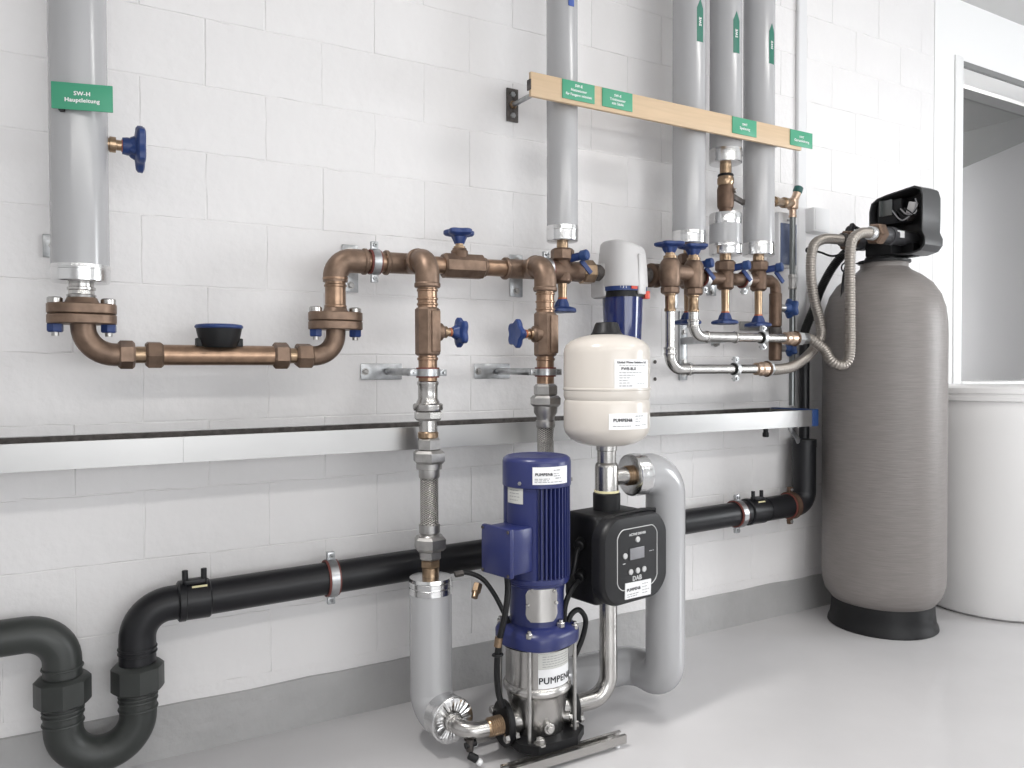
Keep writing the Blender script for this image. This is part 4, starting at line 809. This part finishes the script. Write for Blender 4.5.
put(M().tube(resample(spl([(3.03, -.085, 1.30), (3.035, -.085, 1.36), (3.075, -.10, 1.46), (3.11, -.11, 1.55), (3.15, -.15, 1.66), (3.20, -.2, 1.735), (3.26, -.27, 1.76)], 10), .004), .021, 14, True, lambda i, s_: .0215 if i % 2 else .019), 'hose', BLACK, dh, sharp=60)

# ---------------------------------------------------------------- wall items on the right
t = thing('cable_trunking', 'vertical white cable trunking on the wall right of the pipes', 'trunking', (3.085, -.0068, .95))
put(M().box((3.085, -.0145, 2.09), (.062, .015, 2.30), bev=.002), 'channel', TRUNK, t); put(M().box((3.085, -.0225, 2.09), (.054, .003, 2.30)), 'cover', TRUNK, t)
t = thing('wall_controller', 'white wall box with blue grey front, half hidden behind the rightmost insulated pipe', 'box', (2.98, -.0068, 1.77))
put(M().box((2.925, -.042, 1.775), (.125, .070, .25), bev=.004), 'case', TRUNK, t); put(M().box((2.925, -.079, 1.755), (.105, .005, .19), bev=.002), 'front_panel', SCREEN, t); put(M().box((2.93, -.079, 1.865), (.03, .003, .008)), 'badge', INKG, t)
t = thing('junction_box', 'small white junction box on the wall above the bend of the rear hose', 'box', (3.2, -.0068, 1.9))
put(M().box((3.165, -.040, 1.890), (.115, .066, .115), bev=.004), 'case', TRUNK, t); put(M().box((3.165, -.0745, 1.890), (.100, .004, .100), bev=.0015), 'cover', TRUNK, t)

# ---------------------------------------------------------------- wooden strip with signs
ws = thing('sign_strip', 'pale wooden strip carrying four green signs across the insulated pipes', 'sign', (2.05, -.30, 2.15))
put(M().box((2.07, -.292, 2.150), (1.352, .014, .082), bev=.001), 'board', WOODM, ws)
for x0, x1, lines in ((1.520, 1.658, [('SW-E', 0, .017, .0095), ('Netzwasser', 0, .001, .0095), ('für Fangern mieuten', 0, -.015, .0090)]), (1.692, 1.829, [('SW-E', 0, .013, .0095), ('Trinkwasser', 0, -.002, .0095), ('mit Säule', 0, -.016, .0095)]), (2.336, 2.472, [('SWT', 0, .008, .0095), ('Speisung', 0, -.008, .011)]), (2.673, 2.811, [('SWT', 0, .007, .0095), ('Gartenleitung', 0, -.009, .011)])):
    s_ = put(M().box(((x0 + x1) / 2, -.3008, 2.156), (x1 - x0, .0035, .066), bev=.0006), 'sign_plate', GREEN, ws)
    lettering([(a, x, yv, h) for a, x, yv, h in lines], flat(((x0 + x1) / 2, -.3032, 2.156), (1, 0, 0), (0, 0, 1)), INKW, s_, bold=.0005)
t = ws
put(M().cyl((1.488, -.012, 2.176), (1.488, -.286, 2.168), .009, 14), 'support_rod', GALV, t); put(M().box((1.488, -.010, 2.176), (.050, .006, .125), bev=.0015), 'wall_plate', DRUST, t)
for z in (2.215, 2.137): put(M().hex((1.488, -.020, z), (1.488, -.012, z), .011), 'plate_screw', GALV, t)
put(M().hex((1.488, -.024, 2.176), (1.488, -.012, 2.176), .016), 'rod_nut', BRASS, t); put(M().box((1.392, -.290, 2.148), (.004, .022, .035)), 'end_clip', DRUST, t)
put(M().cyl((2.705, -.012, 2.15), (2.705, -.286, 2.15), .009, 14), 'support_rod', GALV, t)

# ---------------------------------------------------------------- water softener
TX, TY = 3.274, -.325
so = thing('water_softener', 'tall grey fibreglass softener tank with black control head on a black foot', 'softener', (TX, TY, 0))
ft = M().rev((TX, TY, 0), (0, 0, 1), [(0, .231), (.004, .235), (.016, .233), (.035, .224), (.075, .219), (.150, .217), (.165, .213)], 56); put(ft, 'foot', BLACK, so)
put(M().rev((TX, TY, .086), (0, 0, 1), [(0, .14), (.014, .185), (.034, .218), (.070, .246), (.115, .259), (.155, .2615), (1.245, .2615), (1.300, .2595), (1.365, .252), (1.425, .233), (1.475, .201), (1.512, .158), (1.538, .115), (1.552, .102), (1.572, .101), (1.580, .096)], 72), 'tank', TANKM, so)
put(M().rev((TX, TY, 1.660), (0, 0, 1), [(0, .112), (.010, .112), (.012, .085), (.028, .080), (.03, .074), (.062, .074)], 36), 'neck_ring', BLACK, so)
put(M().box((TX - .005, TY - .02, 1.725), (.14, .13, .075), bev=.006).box((TX + .02, TY - .115, 1.705), (.05, .06, .06), bev=.004), 'valve_base', BLACK, so)
for yy, x0, lb in ((-.42, 3.06, 1), (-.25, 3.10, 0)):
    put(M().cyl((x0 + .045, yy, 1.764), (3.345, yy, 1.760), .034, 24, .003).cyl((x0 + .10, yy, 1.763), (x0 + .13, yy, 1.763), .040, 24), 'port_tube', HOODP, so)
    put(M().hex((x0, yy, 1.764), (x0 + .050, yy, 1.764), .048, .15), 'port_nut', BRONZE if lb else BRONZED, so, sharp=25); put(M().cyl((x0 - .028, yy, 1.764), (x0 + .002, yy, 1.764), .030, 24, .003), 'port_ferrule', ZINC if lb else DRUST, so)
put(M().box((3.20, -.4555, 1.768), (.05, .003, .030)), 'port_label', LABEL, so)
# open backed hood: shell with the S-curve rear edge, mechanism inside
hx0, hx1 = 3.235, 3.375; N = 10
out = [(-.532, 1.775), (-.534, 1.83), (-.534, 1.93), (-.525, 1.962), (-.495, 1.977), (-.36, 1.962), (-.315, 1.953), (-.285, 1.935), (-.275, 1.90), (-.275, 1.73), (-.29, 1.700), (-.34, 1.688), (-.48, 1.680), (-.525, 1.690), (-.545, 1.715), (-.546, 1.745)]
ce = V((0, -.41, 1.83))
def hr(x, k): return [V((x, ce.y + (a - ce.y) * k, ce.z + (z - ce.z) * k)) for a, z in out]
hm = M(); hm.rings([hr(hx0, .95), hr(hx0, 1), hr(hx1 - .02, 1), hr(hx1 - .004, .97), hr(hx1, .90)], cap0=False); hm.rings([hr(hx0, .95), hr(hx1 - .025, .93)], cap0=False); put(hm, 'hood', HOODK, so, sharp=30)
put(M().box((3.30, -.36, 1.885), (.09, .12, .11), bev=.006).box((3.28, -.42, 1.86), (.05, .05, .06), bev=.004), 'timer_block', DARKG, so)
put(M().box((3.25, -.355, 1.905), (.004, .05, .07)).box((3.25, -.33, 1.905), (.04, .004, .07)), 'bracket', PIPEG, so); put(M().cyl((3.26, -.43, 1.86), (3.30, -.43, 1.86), .03, 20, .003).cyl((3.25, -.47, 1.885), (3.29, -.47, 1.885), .014, 14), 'motor', DRUST, so)
put(M().box((3.25, -.475, 1.885), (.02, .035, .05), Matrix.Rotation(.3, 3, 'X'), .003), 'connector', HOODG, so)
for k in range(4): put(M().tube(spl([(3.25, -.44 + .02 * k, 1.89), (3.235, -.47 + .01 * k, 1.87 - .012 * k), (3.238, -.50, 1.85 + .01 * k), (3.25, -.49, 1.905 + .006 * k)], 6), .003, 6), 'wire', INKG if k % 2 else BLACK, so)
put(M().tube(spl([(3.26, -.24, 1.81), (3.21, -.22, 1.835), (3.165, -.22, 1.83), (3.15, -.22, 1.805), (3.14, -.235, 1.785)], 8), .009, 8), 'linkage', DARKG, so)
put(M().box((3.165, -.23, 1.815), (.022, .02, .07), Matrix.Rotation(.5, 3, 'Y'), .003), 'lever', DARKG, so)
t = thing('sensor_cable', 'coiled thin black cable hanging between the hoses and the softener tank', 'cable', (3.1, -.2, 1.6))
cp_ = [(3.14, -.25, 1.73), (3.10, -.26, 1.67), (3.075, -.26, 1.60), (3.06, -.26, 1.50), (3.05, -.26, 1.45), (3.075, -.26, 1.50), (3.105, -.26, 1.60), (3.10, -.27, 1.65), (3.07, -.27, 1.60), (3.045, -.27, 1.48), (3.035, -.27, 1.42)]
put(M().tube(spl(cp_, 8), .0045, 8), 'cable', BLACK, t); put(M().tube(spl([(3.09, -.26, 1.64), (3.13, -.27, 1.655), (3.20, -.29, 1.66)], 6), .003, 8), 'branch_wire', BLACK, t); put(M().torus((3.085, -.265, 1.635), (0.3, 1, 0), .022, .004, 20, 6), 'coil', BLACK, t)
t = thing('sensor_plug', 'small black plug on a short cable between the two hoses', 'plug', (2.98, -.2, 1.73))
put(M().rev((2.965, -.15, 1.722), (1, -.05, 0), [(0, .010), (.004, .014), (.025, .012), (.045, .006)], 12), 'plug', BLACK, t); put(M().tube(spl([(3.0, -.152, 1.722), (3.05, -.16, 1.715), (3.10, -.18, 1.70), (3.14, -.22, 1.71)], 6), .005, 8), 'cable', BLACK, t)
# brine tank
bt = thing('brine_tank', 'large white plastic brine tank at the right edge under the window', 'tank', (4.05, -.42, 0))
put(M().rev((4.05, -.42, 0), (0, 0, 1), [(0, .315), (.012, .335), (.05, .348), (.20, .360), (.9, .352), (1.00, .350), (1.02, .342), (1.03, .342)], 72), 'body', BRINE, bt)
put(M().rev((4.05, -.42, 1.022), (0, 0, 1), [(0, .352), (.004, .362), (.022, .362), (.026, .358), (.034, .358), (.040, .364), (.062, .362), (.070, .350), (.074, .30), (.076, .02)], 72), 'lid', BRINE, bt)

# ---------------------------------------------------------------- cables round the pump
t = thing('sensor_cable', 'black cable with brass sensor curving over the left side of the pump', 'cable', (1.1, -.48, .5))
put(M().tube(spl([(1.035, -.43, .555), (1.075, -.44, .555), (1.115, -.46, .535), (1.145, -.48, .49), (1.17, -.50, .43), (1.185, -.50, .40)], 10), .0075, 10), 'cable', BLACK, t)
nut(t, (1.035, -.432, .553), (1.062, -.438, .556), .010, DRUST); put(M().hex((1.100, -.462, .522), (1.085, -.475, .500), .015).cyl((1.085, -.475, .502), (1.076, -.483, .488), .010, 12), 'brass_sensor', BRASS, t)
t = thing('power_cable', 'thick black cable hanging from the terminal box down past the pump casing', 'cable', (1.15, -.55, .5))
put(M().tube(spl([(1.150, -.550, .575), (1.146, -.565, .52), (1.130, -.575, .45), (1.112, -.57, .37), (1.108, -.565, .29), (1.115, -.56, .22), (1.135, -.55, .17)], 10), .0095, 10), 'cable', BLACK, t)
put(M().cyl((1.112, -.571, .388), (1.109, -.568, .360), .012, 12), 'brass_sleeve', BRASS, t); put(M().torus((1.109, -.568, .335), (0, .1, 1), .014, .004, 16, 8), 'cable_tie', BLACK, t)
t = thing('power_cable', 'black cable looping from the controller gland round the right side of the pump head', 'cable', (1.4, -.5, .4))
put(M().tube(spl([(1.40, -.57, .515), (1.365, -.58, .495), (1.342, -.58, .45), (1.338, -.58, .40), (1.345, -.58, .385), (1.365, -.58, .418), (1.397, -.575, .425), (1.422, -.575, .39), (1.410, -.575, .335), (1.375, -.58, .28)], 10), .0085, 10), 'cable', BLACK, t)
t = thing('power_cable', 'short black cable from the upper controller gland to the back of the pump motor', 'cable', (1.4, -.5, .53))
put(M().tube(spl([(1.405, -.56, .615), (1.390, -.57, .60), (1.380, -.575, .57), (1.376, -.57, .54)], 8), .0075, 10), 'cable', BLACK, t)
